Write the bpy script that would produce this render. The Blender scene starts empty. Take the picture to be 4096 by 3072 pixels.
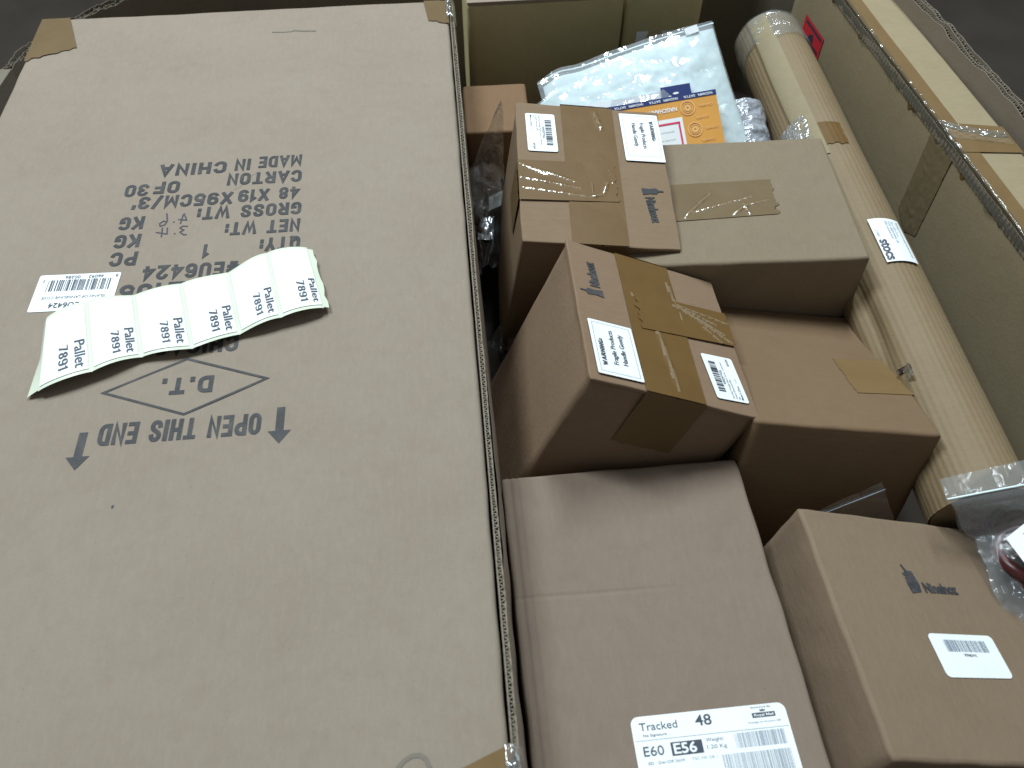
import bpy, bmesh, math, random
from mathutils import Vector, Matrix, Euler, noise
R = math.radians
rnd = random.Random(7)
SC = bpy.context.scene
COL = SC.collection
Z0 = 0.85                      # height of the big carton's top face above the warehouse floor

# ---------------------------------------------------------------- camera
cd = bpy.data.cameras.new('camera'); cam = bpy.data.objects.new('camera', cd); COL.objects.link(cam)
cd.sensor_width = 36.0; cd.lens = 28.125; cd.clip_start = 0.02; cd.clip_end = 60
cam.location = (0, 0, Z0 + 0.507); cam.rotation_euler = (R(90 - 54.1), 0, 0)
cd.dof.use_dof = True; cd.dof.focus_distance = 0.74; cd.dof.aperture_fstop = 9.0
SC.camera = cam
# ---------------------------------------------------------------- world, lamps, exposure
W = bpy.data.worlds.new('World'); SC.world = W; W.use_nodes = True
bg = W.node_tree.nodes['Background']; bg.inputs[0].default_value = (0.92, 0.98, 1.0, 1); bg.inputs[1].default_value = 0.19
def lamp(name, loc, aim, sx, sy, watts, col):
    l = bpy.data.lights.new(name, 'AREA'); l.shape = 'RECTANGLE'; l.size = sx; l.size_y = sy; l.energy = watts; l.color = col
    o = bpy.data.objects.new(name, l); COL.objects.link(o); o.location = loc
    o.rotation_euler = (Vector(aim) - Vector(loc)).to_track_quat('-Z', 'Y').to_euler(); return o
lamp('ceiling_lamp_left', (-1.45, 1.60, 3.7), (0, .5, Z0), .38, 1.3, 80, (0.84, 0.96, 1.02))
lamp('ceiling_lamp_right', (.50, 2.20, 3.7), (0, .5, Z0), .38, 1.3, 76, (0.84, 0.96, 1.02))
SC.view_settings.view_transform = 'Standard'; SC.view_settings.look = 'None'
SC.view_settings.exposure = 0.26; SC.view_settings.gamma = 1; SC.view_settings.use_curve_mapping = False
SC.render.engine = 'CYCLES'
SC.cycles.max_bounces = 8; SC.cycles.transparent_max_bounces = 16; SC.cycles.use_denoising = True
SC.cycles.caustics_reflective = False; SC.cycles.caustics_refractive = False

# ---------------------------------------------------------------- materials
def newmat(name):
    m = bpy.data.materials.new(name); m.use_nodes = True; nt = m.node_tree
    for n in list(nt.nodes):
        if n.type != 'OUTPUT_MATERIAL' and n.type != 'BSDF_PRINCIPLED': nt.nodes.remove(n)
    return m, nt, nt.nodes['Principled BSDF']
def N(nt, t, **kw):
    n = nt.nodes.new(t)
    for k, v in kw.items():
        if k in n.inputs: n.inputs[k].default_value = v
        else: setattr(n, k, v)
    return n
def coords(nt, scale=(1, 1, 1), rot=(0, 0, 0)):
    tc = N(nt, 'ShaderNodeTexCoord'); mp = N(nt, 'ShaderNodeMapping'); mp.inputs['Scale'].default_value = scale; mp.inputs['Rotation'].default_value = rot
    nt.links.new(tc.outputs['Object'], mp.inputs['Vector']); return mp.outputs['Vector']
def mixrgb(nt, a, b, fac, mode='MIX'):
    n = N(nt, 'ShaderNodeMix', data_type='RGBA', blend_type=mode)
    for s, v in ((6, a), (7, b), (0, fac)):
        if hasattr(v, 'links'): nt.links.new(v, n.inputs[s])
        else: n.inputs[s].default_value = v
    return n.outputs[2]
def ramp(nt, src, p0, p1, c0=0.0, c1=1.0):
    n = N(nt, 'ShaderNodeMapRange'); nt.links.new(src, n.inputs[0])
    n.inputs[1].default_value = p0; n.inputs[2].default_value = p1; n.inputs[3].default_value = c0; n.inputs[4].default_value = c1
    return n.outputs[0]
def kraft(name, col, flute='x', rough=.78, flute_amt=.12, mottling=.10):
    m, nt, b = newmat(name); L = nt.links.new
    c = (*col, 1); dk = (col[0] * .78, col[1] * .75, col[2] * .70, 1); lt = (min(1, col[0] * 1.14), col[1] * 1.15, col[2] * 1.18, 1)
    big = N(nt, 'ShaderNodeTexNoise', Scale=9.0, Detail=5.0, Roughness=.6); L(coords(nt), big.inputs['Vector'])
    fib = N(nt, 'ShaderNodeTexNoise', Scale=260.0, Detail=3.0, Roughness=.7); L(coords(nt, (1, .28, 1) if flute == 'x' else (.28, 1, 1)), fib.inputs['Vector'])
    fine = N(nt, 'ShaderNodeTexNoise', Scale=1100.0, Detail=2.0); L(coords(nt), fine.inputs['Vector'])
    blot = N(nt, 'ShaderNodeTexNoise', Scale=55.0, Detail=4.0, Roughness=.65); L(coords(nt), blot.inputs['Vector'])
    c1 = mixrgb(nt, c, dk, ramp(nt, big.outputs[0], .35, .75, 0, mottling * 4))
    c2 = mixrgb(nt, c1, lt, ramp(nt, fib.outputs[0], .45, .8, 0, .42))
    c3 = mixrgb(nt, c2, dk, ramp(nt, blot.outputs[0], .5, .8, 0, .35))
    c4 = mixrgb(nt, c3, dk, ramp(nt, fine.outputs[0], .55, .8, 0, .45))
    spk = N(nt, 'ShaderNodeTexVoronoi', Scale=70.0); L(coords(nt), spk.inputs['Vector'])
    c5 = mixrgb(nt, c4, (col[0] * .45, col[1] * .42, col[2] * .4, 1), ramp(nt, spk.outputs['Distance'], .045, .03, 0, .35))
    L(c5, b.inputs['Base Color']); b.inputs['Roughness'].default_value = rough; b.inputs['Specular IOR Level'].default_value = .28
    wv = N(nt, 'ShaderNodeTexWave', wave_type='BANDS', bands_direction='X' if flute == 'x' else 'Y', Scale=42.0, Distortion=.3)
    L(coords(nt), wv.inputs['Vector'])
    ad = N(nt, 'ShaderNodeMath', operation='MULTIPLY_ADD'); L(wv.outputs[0], ad.inputs[0]); ad.inputs[1].default_value = flute_amt; L(fib.outputs[0], ad.inputs[2])
    ad2 = N(nt, 'ShaderNodeMath', operation='MULTIPLY_ADD'); L(big.outputs[0], ad2.inputs[0]); ad2.inputs[1].default_value = 6.0; L(ad.outputs[0], ad2.inputs[2])
    bp = N(nt, 'ShaderNodeBump', Strength=.30, Distance=.0009); L(ad2.outputs[0], bp.inputs['Height']); L(bp.outputs[0], b.inputs['Normal'])
    return m
def plain(name, col, rough=.5, spec=.5, bump=0.0, bscale=200., metallic=0.0, var=0.0):
    m, nt, b = newmat(name); L = nt.links.new
    b.inputs['Base Color'].default_value = (*col, 1); b.inputs['Roughness'].default_value = rough; b.inputs['Specular IOR Level'].default_value = spec
    b.inputs['Metallic'].default_value = metallic
    n = N(nt, 'ShaderNodeTexNoise', Scale=bscale, Detail=4.0); L(coords(nt), n.inputs['Vector'])
    if var: L(mixrgb(nt, (*col, 1), tuple(x * (1 - var) for x in col) + (1,), ramp(nt, n.outputs[0], .4, .7)), b.inputs['Base Color'])
    if bump:
        bp = N(nt, 'ShaderNodeBump', Strength=1.0, Distance=bump); L(n.outputs[0], bp.inputs['Height']); L(bp.outputs[0], b.inputs['Normal'])
    return m
def ink(name, col, worn=.35, rough=.65):
    # printing ink with worn specks where the board shows through
    m, nt, b = newmat(name); L = nt.links.new
    n = N(nt, 'ShaderNodeTexNoise', Scale=420.0, Detail=4.0, Roughness=.7); L(coords(nt), n.inputs['Vector'])
    n2 = N(nt, 'ShaderNodeTexNoise', Scale=60.0, Detail=3.0); L(coords(nt), n2.inputs['Vector'])
    a = mixrgb(nt, (*col, 1), (.22, .19, .16, 1), ramp(nt, n.outputs[0], .56, .78, 0, worn))
    L(mixrgb(nt, a, (.13, .12, .115, 1), ramp(nt, n2.outputs[0], .45, .75, 0, worn)), b.inputs['Base Color'])
    b.inputs['Roughness'].default_value = rough; b.inputs['Specular IOR Level'].default_value = .3
    return m
def tapemat(name, col, rough=.46, bump=.0006, spec=.14):
    m, nt, b = newmat(name); L = nt.links.new
    n = N(nt, 'ShaderNodeTexNoise', Scale=22.0, Detail=5.0, Roughness=.6, Distortion=.6); L(coords(nt, (1, 1, .4)), n.inputs['Vector'])
    n2 = N(nt, 'ShaderNodeTexNoise', Scale=240.0, Detail=3.0); L(coords(nt), n2.inputs['Vector'])
    L(mixrgb(nt, (*col, 1), (col[0] * .8, col[1] * .77, col[2] * .7, 1), ramp(nt, n.outputs[0], .35, .7, 0, .6)), b.inputs['Base Color'])
    b.inputs['Roughness'].default_value = rough; b.inputs['Specular IOR Level'].default_value = spec
    ad = N(nt, 'ShaderNodeMath', operation='MULTIPLY_ADD'); L(n2.outputs[0], ad.inputs[0]); ad.inputs[1].default_value = .10; L(n.outputs[0], ad.inputs[2])
    bp = N(nt, 'ShaderNodeBump', Strength=.8, Distance=bump); L(ad.outputs[0], bp.inputs['Height']); L(bp.outputs[0], b.inputs['Normal'])
    return m
def film(name, milk=.06, gloss=.16, rough=.07, tint=(.93, .95, .95), bump=.002, bscale=70., milkcol=(.8, .86, .9), graze=.45):
    m, nt, b = newmat(name); L = nt.links.new; nt.nodes.remove(b)
    out = [n for n in nt.nodes if n.type == 'OUTPUT_MATERIAL'][0]
    tr = N(nt, 'ShaderNodeBsdfTransparent'); tr.inputs[0].default_value = (*tint, 1)
    gl = N(nt, 'ShaderNodeBsdfGlossy'); gl.inputs['Roughness'].default_value = rough; gl.inputs['Color'].default_value = (1, 1, 1, 1)
    df = N(nt, 'ShaderNodeBsdfDiffuse'); df.inputs[0].default_value = (*milkcol, 1)
    no = N(nt, 'ShaderNodeTexNoise', Scale=bscale, Detail=4.0, Roughness=.6, Distortion=.8); L(coords(nt), no.inputs['Vector'])
    bp = N(nt, 'ShaderNodeBump', Strength=1.0, Distance=bump); L(no.outputs[0], bp.inputs['Height'])
    L(bp.outputs[0], gl.inputs['Normal'])
    lw = N(nt, 'ShaderNodeLayerWeight', Blend=.35); L(bp.outputs[0], lw.inputs['Normal'])
    f = ramp(nt, lw.outputs['Facing'], 0, 1, gloss, min(1, gloss + graze))
    m1 = N(nt, 'ShaderNodeMixShader'); m1.inputs[0].default_value = milk; L(tr.outputs[0], m1.inputs[1]); L(df.outputs[0], m1.inputs[2])
    m2 = N(nt, 'ShaderNodeMixShader'); L(f, m2.inputs[0]); L(m1.outputs[0], m2.inputs[1]); L(gl.outputs[0], m2.inputs[2])
    L(m2.outputs[0], out.inputs[0]); return m

MT = dict(
    carton=kraft('kraft_pale', (0.2690, 0.2186, 0.1710), 'x', flute_amt=.10),
    boxA=kraft('kraft_tan', (0.2151, 0.1459, 0.0882), 'y', flute_amt=.08),
    boxB=kraft('kraft_warm', (0.2108, 0.1389, 0.0865), 'y', flute_amt=.08),
    boxC=kraft('kraft_olive', (0.2115, 0.1633, 0.1082), 'x', flute_amt=.10),
    boxD=kraft('kraft_rose', (0.1679, 0.1062, 0.0584), 'y', flute_amt=.10),
    boxE=kraft('kraft_grey', (0.2160, 0.1643, 0.1248), 'x', flute_amt=.14),
    boxF=kraft('kraft_brown', (0.2027, 0.1436, 0.0952), 'x', flute_amt=.08),
    boxH=kraft('kraft_back', (0.4914, 0.4227, 0.2272), 'x'),
    boxJ=kraft('kraft_orange', (0.1852, 0.1075, 0.0544), 'x'),
    boxG=kraft('kraft_long', (0.2897, 0.2313, 0.1412), 'y', flute_amt=.06),
    tube=kraft('kraft_straw', (0.2191, 0.1587, 0.0895), 'y', flute_amt=0, rough=.6),
    tubeflat=kraft('kraft_straw_smooth', (0.2642, 0.2182, 0.1343), 'y', flute_amt=0),
    bin=kraft('kraft_bin', (0.1768, 0.1530, 0.1153), 'x', flute_amt=.25),
    edge=kraft('kraft_cut_edge', (0.2249, 0.1865, 0.1426), 'y', flute_amt=0),
    tape=tapemat('brown_tape', (0.1431, 0.0812, 0.0267)),
    tapepale=tapemat('thin_tape', (0.1503, 0.1024, 0.0502)),
    tapegold=tapemat('golden_tape', (0.1806, 0.1152, 0.0511), rough=.35),
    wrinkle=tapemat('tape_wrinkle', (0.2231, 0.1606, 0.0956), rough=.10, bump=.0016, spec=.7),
    tapefold=tapemat('folded_tape', (0.1554, 0.1012, 0.0472), rough=.5),
    tapetail=tapemat('tape_tail', (0.1998, 0.1562, 0.0893), rough=.3),
    tapeclear=film('clear_tape', milk=.05, gloss=.10, rough=.10, bump=.003, bscale=45, tint=(.95, .93, .88)),
    paper=plain('label_paper', (.82, .85, .86), rough=.45, spec=.4, var=.04, bscale=60),
    liner=plain('label_backing', (.68, .72, .58), rough=.22, spec=.6, var=.05, bscale=40),
    white=plain('white_card', (.78, .80, .82), rough=.5),
    ink=ink('print_ink', (.040, .040, .043), worn=.35),
    inkb=ink('box_ink', (.035, .036, .040), worn=.5),
    inkl=plain('label_ink', (.035, .045, .07), rough=.5),
    inkgrey=plain('label_grey_ink', (.22, .27, .32), rough=.5),
    pen=plain('pen_ink', (.035, .03, .05), rough=.6),
    scuff=plain('scuff', (.195, .17, .14), rough=.9, spec=.1),
    red=plain('red_sticker', (.62, .035, .05), rough=.4, var=.1),
    pink=plain('pink_print', (.70, .05, .12), rough=.4),
    orange=plain('orange_card', (.70, .34, .075), rough=.35, var=.10, bscale=30),
    peach=plain('peach_print', (.78, .43, .15), rough=.4),
    navy=plain('navy_card', (.03, .045, .16), rough=.3),
    bagwhite=plain('white_padding', (.79, .92, .94), rough=.45, spec=.3, bump=.0006, bscale=40, var=.03),
    film=film('clear_film'),
    filmbright=film('wrinkled_film', milk=.10, gloss=.20, rough=.09, bump=.004, bscale=60),
    zipfilm=film('zip_bag_film', milk=.10, gloss=.05, rough=.08, bump=.0035, bscale=75),
    edgefilm=film('edge_film', milk=.03, gloss=.015, rough=.12, bump=.0015, bscale=45, milkcol=(.4, .43, .43), tint=(.72, .75, .74), graze=.10),
    capfilm=film('wrapping_film', milk=.07, gloss=.07, rough=.14, bump=.003, bscale=60, graze=.25),
    filmdim=film('thin_film', milk=.02, gloss=.02, rough=.15, bump=.002, bscale=40),
    bagfilm=film('bag_film', milk=.20, gloss=.015, rough=.10, bump=.0018, bscale=22, tint=(.97, .98, .98)),
    bubble=plain('bubble_wrap', (.36, .38, .42), rough=.16, spec=.8, bump=.003, bscale=95, var=.45),
    dark=plain('dark_beads', (.03, .018, .014), rough=.25, spec=.6, var=.3),
    brown=plain('brown_cloth', (.075, .05, .035), rough=.8, var=.4),
    maroon=plain('maroon_cord', (.075, .012, .012), rough=.35, var=.3),
    zipgrey=plain('zip_plastic', (.16, .17, .18), rough=.4),
    silver=plain('silver_foil', (.55, .58, .62), rough=.25, metallic=.9, bump=.002, bscale=80),
    floor=plain('concrete_and_gap_shade', (.050, .041, .033), rough=.85, spec=.2, var=.25, bscale=5),
)

# ---------------------------------------------------------------- mesh builder
def nz(x, y=0., z=0., s=1.): return noise.noise(Vector((x * s, y * s, z * s)))
class MB:
    def __init__(s): s.v = []; s.f = []; s.m = []; s.mats = []; s.smooth = []
    def mat(s, key):
        if key not in s.mats: s.mats.append(key)
        return s.mats.index(key)
    def add(s, vs, fs, key, smooth=False):
        o = len(s.v); k = s.mat(key); s.v += [tuple(p) for p in vs]
        for f in fs: s.f.append(tuple(i + o for i in f)); s.m.append(k); s.smooth.append(smooth)
    def grid(s, nu, nv, fn, key, smooth=True, loop=False):
        vs = [fn(i / nu, j / nv) for j in range(nv + 1) for i in range(nu + 1)]
        fs = [(j * (nu + 1) + i, j * (nu + 1) + i + 1, (j + 1) * (nu + 1) + i + 1, (j + 1) * (nu + 1) + i) for j in range(nv) for i in range(nu)]
        s.add(vs, fs, key, smooth)
    def box(s, x0, x1, y0, y1, z0, z1, key):
        vs = [(x, y, z) for z in (z0, z1) for y in (y0, y1) for x in (x0, x1)]
        s.add(vs, [(0, 2, 3, 1), (4, 5, 7, 6), (0, 1, 5, 4), (2, 6, 7, 3), (0, 4, 6, 2), (1, 3, 7, 5)], key)
    def carton(s, w, l, h, key, r=.003, hf=None, bulge=.002, seed=0., jit=.0006, n=26):
        hf = hf or (lambda x, y: 0.)
        hx, hy = w / 2 - r, l / 2 - r
        nx, ny = n, n
        def P(i, j): x = -hx + 2 * hx * i / nx; y = -hy + 2 * hy * j / ny; return Vector((x, y, hf(x, y)))
        s.add([P(i, j) for j in range(ny + 1) for i in range(nx + 1)],
              [(j * (nx + 1) + i, j * (nx + 1) + i + 1, (j + 1) * (nx + 1) + i + 1, (j + 1) * (nx + 1) + i) for j in range(ny) for i in range(nx)], key, True)
        loop = [(i, 0) for i in range(nx)] + [(nx, j) for j in range(ny)] + [(i, ny) for i in range(nx, 0, -1)] + [(0, j) for j in range(ny, 0, -1)]
        rings = []
        levels = [(r * math.sin(R(a)), r * (1 - math.cos(R(a)))) for a in (0, 25, 50, 75, 90)] + [(r, r + (h - r) * k / 8) for k in range(1, 9)]
        for out, dn in levels:
            ring = []
            for i, j in loop:
                p = P(i, j); ox = (-1 if i == 0 else 1 if i == nx else 0); oy = (-1 if j == 0 else 1 if j == ny else 0)
                k = dn / h; b = bulge * 4 * k * (1 - k) * (math.sin(math.pi * (i / nx if oy else j / ny)) if not (ox and oy) else 0)
                q = nz(p.x + seed, p.y, dn * 2, 38) * jit * (1 if out else 0)
                e = .72 if (ox and oy) else 1
                ring.append(Vector((p.x + ox * (out * e + b + q), p.y + oy * (out * e + b + q), p.z - dn)))
            rings.append(ring)
        m = len(loop); vs = [p for ring in rings for p in ring]
        s.add(vs, [(a * m + (i + 1) % m, a * m + i, (a + 1) * m + i, (a + 1) * m + (i + 1) % m) for a in range(len(rings) - 1) for i in range(m)], key, True)
        o = rings[-1]; s.add(o, [tuple(range(m))], key)
    def tube(s, pts, rad, key, n=8, closed=False):
        pts = [Vector(p) for p in pts]; rings = []; prev = None
        for i, p in enumerate(pts):
            a = pts[i - 1] if i else (pts[-1] if closed else p); b = pts[(i + 1) % len(pts)] if (closed or i < len(pts) - 1) else p
            t = (b - a).normalized(); u = t.orthogonal().normalized() if prev is None else (prev - t * prev.dot(t)).normalized(); prev = u; v = t.cross(u)
            rr = rad(i / (len(pts) - 1)) if callable(rad) else rad
            rings.append([p + (u * math.cos(2 * math.pi * k / n) + v * math.sin(2 * math.pi * k / n)) * rr for k in range(n)])
        vs = [p for r_ in rings for p in r_]; L = len(rings)
        fs = [(a * n + k, a * n + (k + 1) % n, ((a + 1) % L) * n + (k + 1) % n, ((a + 1) % L) * n + k) for a in range(L if closed else L - 1) for k in range(n)]
        if not closed: fs += [tuple(range(n))[::-1], tuple((L - 1) * n + k for k in range(n))]
        s.add(vs, fs, key, True)
    def ribbon(s, pts, z0, z1, th, key):
        # upright paper ribbon along pts (x, y); z0, z1 callables of t
        n = len(pts); vs = []
        for i, (x, y) in enumerate(pts):
            a = pts[max(0, i - 1)]; b = pts[min(n - 1, i + 1)]; t = Vector((b[0] - a[0], b[1] - a[1])).normalized(); px, py = -t.y * th / 2, t.x * th / 2
            k = i / (n - 1); lo, hi = z0(k), z1(k)
            vs += [(x + px, y + py, lo), (x + px, y + py, hi), (x - px, y - py, hi), (x - px, y - py, lo)]
        fs = []
        for i in range(n - 1):
            a = i * 4
            for k in range(3): fs.append((a + k, a + k + 1, a + k + 5, a + k + 4))
        s.add(vs, fs, key)
    def build(s, name, parent=None, off=(0, 0, 0)):
        me = bpy.data.meshes.new(name); o = Vector(off)
        me.from_pydata([tuple(Vector(p) + o) for p in s.v], [], s.f)
        for k in s.mats: me.materials.append(MT[k])
        me.polygons.foreach_set('material_index', s.m); me.polygons.foreach_set('use_smooth', s.smooth); me.update()
        ob = bpy.data.objects.new(name, me); COL.objects.link(ob)
        if parent is not None: ob.parent = parent
        return ob
OFF = {}
def tag(o, label=None, cat=None, group=None, kind=None):
    for k, v in (('label', label), ('category', cat), ('group', group), ('kind', kind)):
        if v: o[k] = v
    return o
def thing(name, label, cat, pos, rot=(0, 0, 0), drop=0., group=None):
    """Empty at the thing's base; pos is the point its parts are drawn about, drop is how far the base lies under it."""
    o = bpy.data.objects.new(name, None); o.empty_display_size = .05; COL.objects.link(o)
    e = Euler([R(a) for a in rot], 'XYZ'); M = Matrix.Translation(Vector(pos) + Vector((0, 0, Z0))) @ e.to_matrix().to_4x4() @ Matrix.Translation((0, 0, -drop))
    o.matrix_world = M; o.location = M.translation; o.rotation_euler = e; OFF[o] = Vector((0, 0, drop))
    return tag(o, label, cat, group)
def part(mb, name, parent, root=None, label=None):
    r_ = root or parent
    o = mb.build(name, parent, OFF[r_])
    if label: o['label'] = label
    return o

# ---------------------------------------------------------------- lettering
_T = {}
def glyphs(s, bold):
    if (s, bold) in _T: return _T[(s, bold)]
    c = bpy.data.curves.new('lettering', 'FONT'); c.body = s; c.size = 1; c.offset = bold; c.resolution_u = 3; c.fill_mode = 'FRONT'
    o = bpy.data.objects.new('lettering', c); me = bpy.data.meshes.new_from_object(o)
    vs = [(v.co.x, v.co.y) for v in me.vertices]; fs = [tuple(p.vertices) for p in me.polygons]
    bpy.data.objects.remove(o); bpy.data.curves.remove(c); bpy.data.meshes.remove(me)
    _T[(s, bold)] = (vs, fs); return vs, fs
CAP = max(v[1] for v in glyphs('H', 0)[0])
def text(mb, s, fn, x, y, h, width=None, key='ink', bold=.012):
    """cap height h, baseline start (x, y) in the label's own (u, v) plane, squeezed or stretched to width; fn maps (u, v) to 3D."""
    vs, fs = glyphs(s, bold)
    if not vs: return
    k = h / CAP; x0 = min(v[0] for v in vs); x1 = max(v[0] for v in vs); kx = (width / (x1 - x0)) if width else k * .9
    mb.add([fn(x + (a - x0) * kx, y + b * k) for a, b in vs], fs, key)
def arc(cx, cy, rx, ry, a0, a1, n=7): return [(cx + rx * math.cos(R(a0 + (a1 - a0) * i / n)), cy + ry * math.sin(R(a0 + (a1 - a0) * i / n))) for i in range(n + 1)]
_O = arc(.25, .75, .25, .25, 0, 180) + arc(.25, .25, .25, .25, 180, 360)
_S = [(.49, .78), (.45, .91), (.36, .98), (.25, 1), (.13, .98), (.04, .90), (.01, .77), (.04, .66), (.13, .58), (.25, .51), (.37, .44), (.46, .35), (.49, .24), (.46, .10), (.37, .02), (.25, 0), (.13, .02), (.04, .10), (.01, .23)]
_6 = [(.46, .88)] + arc(.25, .75, .25, .25, 40, 180, 6) + arc(.25, .25, .25, .25, 180, 360) + arc(.25, .33, .25, .25, 0, 160, 6)
GL = {  # one-line signwriter's capitals: width, open strokes (a closed stroke repeats its first point)
 'O': (.5, [_O + _O[:1]]), '0': (.5, [_O + _O[:1]]), 'C': (.5, [arc(.25, .75, .25, .25, 12, 180) + arc(.25, .25, .25, .25, 180, 348)]),
 'G': (.5, [arc(.25, .76, .25, .24, 32, 180) + arc(.25, .25, .25, .25, 180, 360) + [(.5, .40), (.34, .40)]]),
 'D': (.5, [[(0, 0), (0, 1), (.22, 1)] + arc(.22, .72, .28, .28, 80, 0, 5) + arc(.22, .28, .28, .28, 0, -90, 6) + [(0, 0)]]),
 'A': (.56, [[(0, 0), (.28, 1), (.56, 0)], [(.1, .28), (.46, .28)]]), 'M': (.66, [[(0, 0), (0, 1), (.33, .22), (.66, 1), (.66, 0)]]),
 'E': (.42, [[(.42, 1), (0, 1), (0, 0), (.42, 0)], [(.05, .52), (.38, .52)]]), 'F': (.42, [[(.42, 1), (0, 1), (0, 0)], [(.05, .50), (.38, .50)]]),
 'I': (.0, [[(0, 0), (0, 1)]]), '1': (.2, [[(0, .80), (.2, .98), (.2, 0)]]), 'N': (.5, [[(0, 0), (0, 1), (.5, 0), (.5, 1)]]), 'H': (.5, [[(0, 0), (0, 1)], [(.5, 0), (.5, 1)], [(.06, .52), (.44, .52)]]),
 'T': (.5, [[(0, 1), (.5, 1)], [(.25, .94), (.25, 0)]]), 'L': (.4, [[(0, 1), (0, 0), (.4, 0)]]), 'U': (.5, [[(0, 1)] + arc(.25, .25, .25, .25, 180, 360) + [(.5, 1)]]),
 'R': (.5, [[(0, 0), (0, 1), (.25, 1)] + arc(.25, .75, .25, .25, 90, -90, 8) + [(.06, .5)], [(.26, .46), (.5, 0)]]), 'P': (.5, [[(0, 0), (0, 1), (.25, 1)] + arc(.25, .74, .25, .26, 90, -90, 8) + [(.06, .48)]]),
 'S': (.5, [_S]), 'Q': (.5, [_O + _O[:1], [(.30, .24), (.52, -.02)]]), 'W': (.8, [[(0, 1), (.2, 0), (.4, .8), (.6, 0), (.8, 1)]]), 'K': (.5, [[(0, 0), (0, 1)], [(.5, 1), (.06, .42)], [(.20, .58), (.52, 0)]]),
 'X': (.52, [[(0, 0), (.52, 1)], [(0, 1), (.52, 0)]]), 'Y': (.5, [[(0, 1), (.25, .46), (.5, 1)], [(.25, .42), (.25, 0)]]), 'V': (.5, [[(0, 1), (.25, 0), (.5, 1)]]),
 '2': (.5, [arc(.25, .75, .25, .25, 170, -20, 8) + [(.02, .0), (.5, 0)]]), '3': (.5, [arc(.25, .75, .25, .25, 160, -80, 9), arc(.25, .26, .25, .26, 82, -160, 9)]), '4': (.52, [[(.38, 0), (.38, 1), (0, .26), (.52, .26)]]),
 '5': (.48, [[(.45, 1), (.06, 1), (.02, .52)] + arc(.24, .30, .26, .30, 110, -160, 9)]), '6': (.5, [_6]), '9': (.5, [[(.5 - x, 1 - y) for x, y in _6]]), '7': (.48, [[(0, 1), (.48, 1), (.16, 0)]]),
 '8': (.5, [arc(.25, .76, .22, .24, 0, 360, 12), arc(.25, .26, .25, .26, 0, 360, 12)]), ':': (0, [[(0, .12), (0, .26)], [(0, .58), (0, .72)]]), '.': (0, [[(0, 0), (0, .12)]]), '/': (.4, [[(0, -.05), (.4, 1.05)]]),
 '#': (.56, [[(.12, 0), (.22, 1)], [(.36, 0), (.46, 1)], [(0, .32), (.54, .32)], [(.02, .68), (.56, .68)]]), '\u2019': (0, [[(0, 1), (-.03, .80)]]), ' ': (.22, []), '-': (.3, [[(0, .45), (.3, .45)]])}
def strip_line(mb, fn, pts, wd, key, dz=0.):
    pts = [p for i, p in enumerate(pts) if i == 0 or abs(p[0] - pts[i - 1][0]) + abs(p[1] - pts[i - 1][1]) > 1e-6]
    n = len(pts); closed = n > 3 and abs(pts[0][0] - pts[-1][0]) + abs(pts[0][1] - pts[-1][1]) < 1e-9
    V2 = [Vector(p) for p in pts]; vs = []
    if not closed:
        V2[0] = V2[0] - (V2[1] - V2[0]).normalized() * wd * .47; V2[-1] = V2[-1] + (V2[-1] - V2[-2]).normalized() * wd * .47
    for i, p in enumerate(V2):
        a = V2[i - 1] if i else (V2[-2] if closed else None); b = V2[i + 1] if i < n - 1 else (V2[1] if closed else None)
        d0 = (p - a).normalized() if a is not None else (b - p).normalized(); d1 = (b - p).normalized() if b is not None else d0
        n0 = Vector((-d0.y, d0.x)); n1 = Vector((-d1.y, d1.x)); mm = n0 + n1
        mm = mm.normalized() if mm.length > 1e-6 else n0; k = min(2.4, 1 / max(.2, mm.dot(n0))) * wd / 2
        for sg in (1, -1): q = fn(p.x + mm.x * k * sg, p.y + mm.y * k * sg); vs.append((q[0], q[1], q[2] + dz))
    mb.add(vs, [(2 * i, 2 * i + 1, 2 * i + 3, 2 * i + 2) for i in range(n - 1)], key)
def sign(mb, s, fn, x, y, h, width, key='ink', wt=.225, gap=.18):
    tot = sum(GL[c][0] + wt for c in s) + gap * (len(s) - 1); k = width / tot; px = 0.; q = 0
    wy = wt
    for c in s:
        w, ls = GL[c]
        for l in ls:
            # strokes are thickened in the letter's own proportions
            pts = [((px + wt / 2 + a) * k, (wy / 2 + b * (1 - wy)) * h) for a, b in l]; q += 1
            strip_line(mb, lambda u, v: fn(x + u, y + v), pts, wt * (k * .6 + h * .4), key, (q % 3) * 3e-5)
        px += w + wt + gap
def rect(mb, fn, x0, y0, x1, y1, key): mb.add([fn(x0, y0), fn(x1, y0), fn(x1, y1), fn(x0, y1)], [(0, 1, 2, 3)], key)
def poly(mb, fn, pts, key): mb.add([fn(*p) for p in pts], [tuple(range(len(pts)))], key)
def stroke(mb, fn, pts, wd, key):
    for a, b in zip(pts, pts[1:]):
        d = Vector((b[0] - a[0], b[1] - a[1])); d.normalize(); n = Vector((-d.y, d.x)) * wd / 2; e = d * wd * .3
        poly(mb, fn, [(a[0] + n.x - e.x, a[1] + n.y - e.y), (a[0] - n.x - e.x, a[1] - n.y - e.y), (b[0] - n.x + e.x, b[1] - n.y + e.y), (b[0] + n.x + e.x, b[1] + n.y + e.y)], key)
def barcode(mb, fn, x0, y0, x1, y1, key, seed, n=34):
    q = random.Random(seed); ws = [q.choice((1, 1, 2, 3)) for _ in range(n * 2 + 1)]; k = (x1 - x0) / sum(ws); x = x0
    for i, w in enumerate(ws):
        if i % 2 == 0: rect(mb, fn, x, y0, x + w * k, y1, key)
        x += w * k
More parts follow.
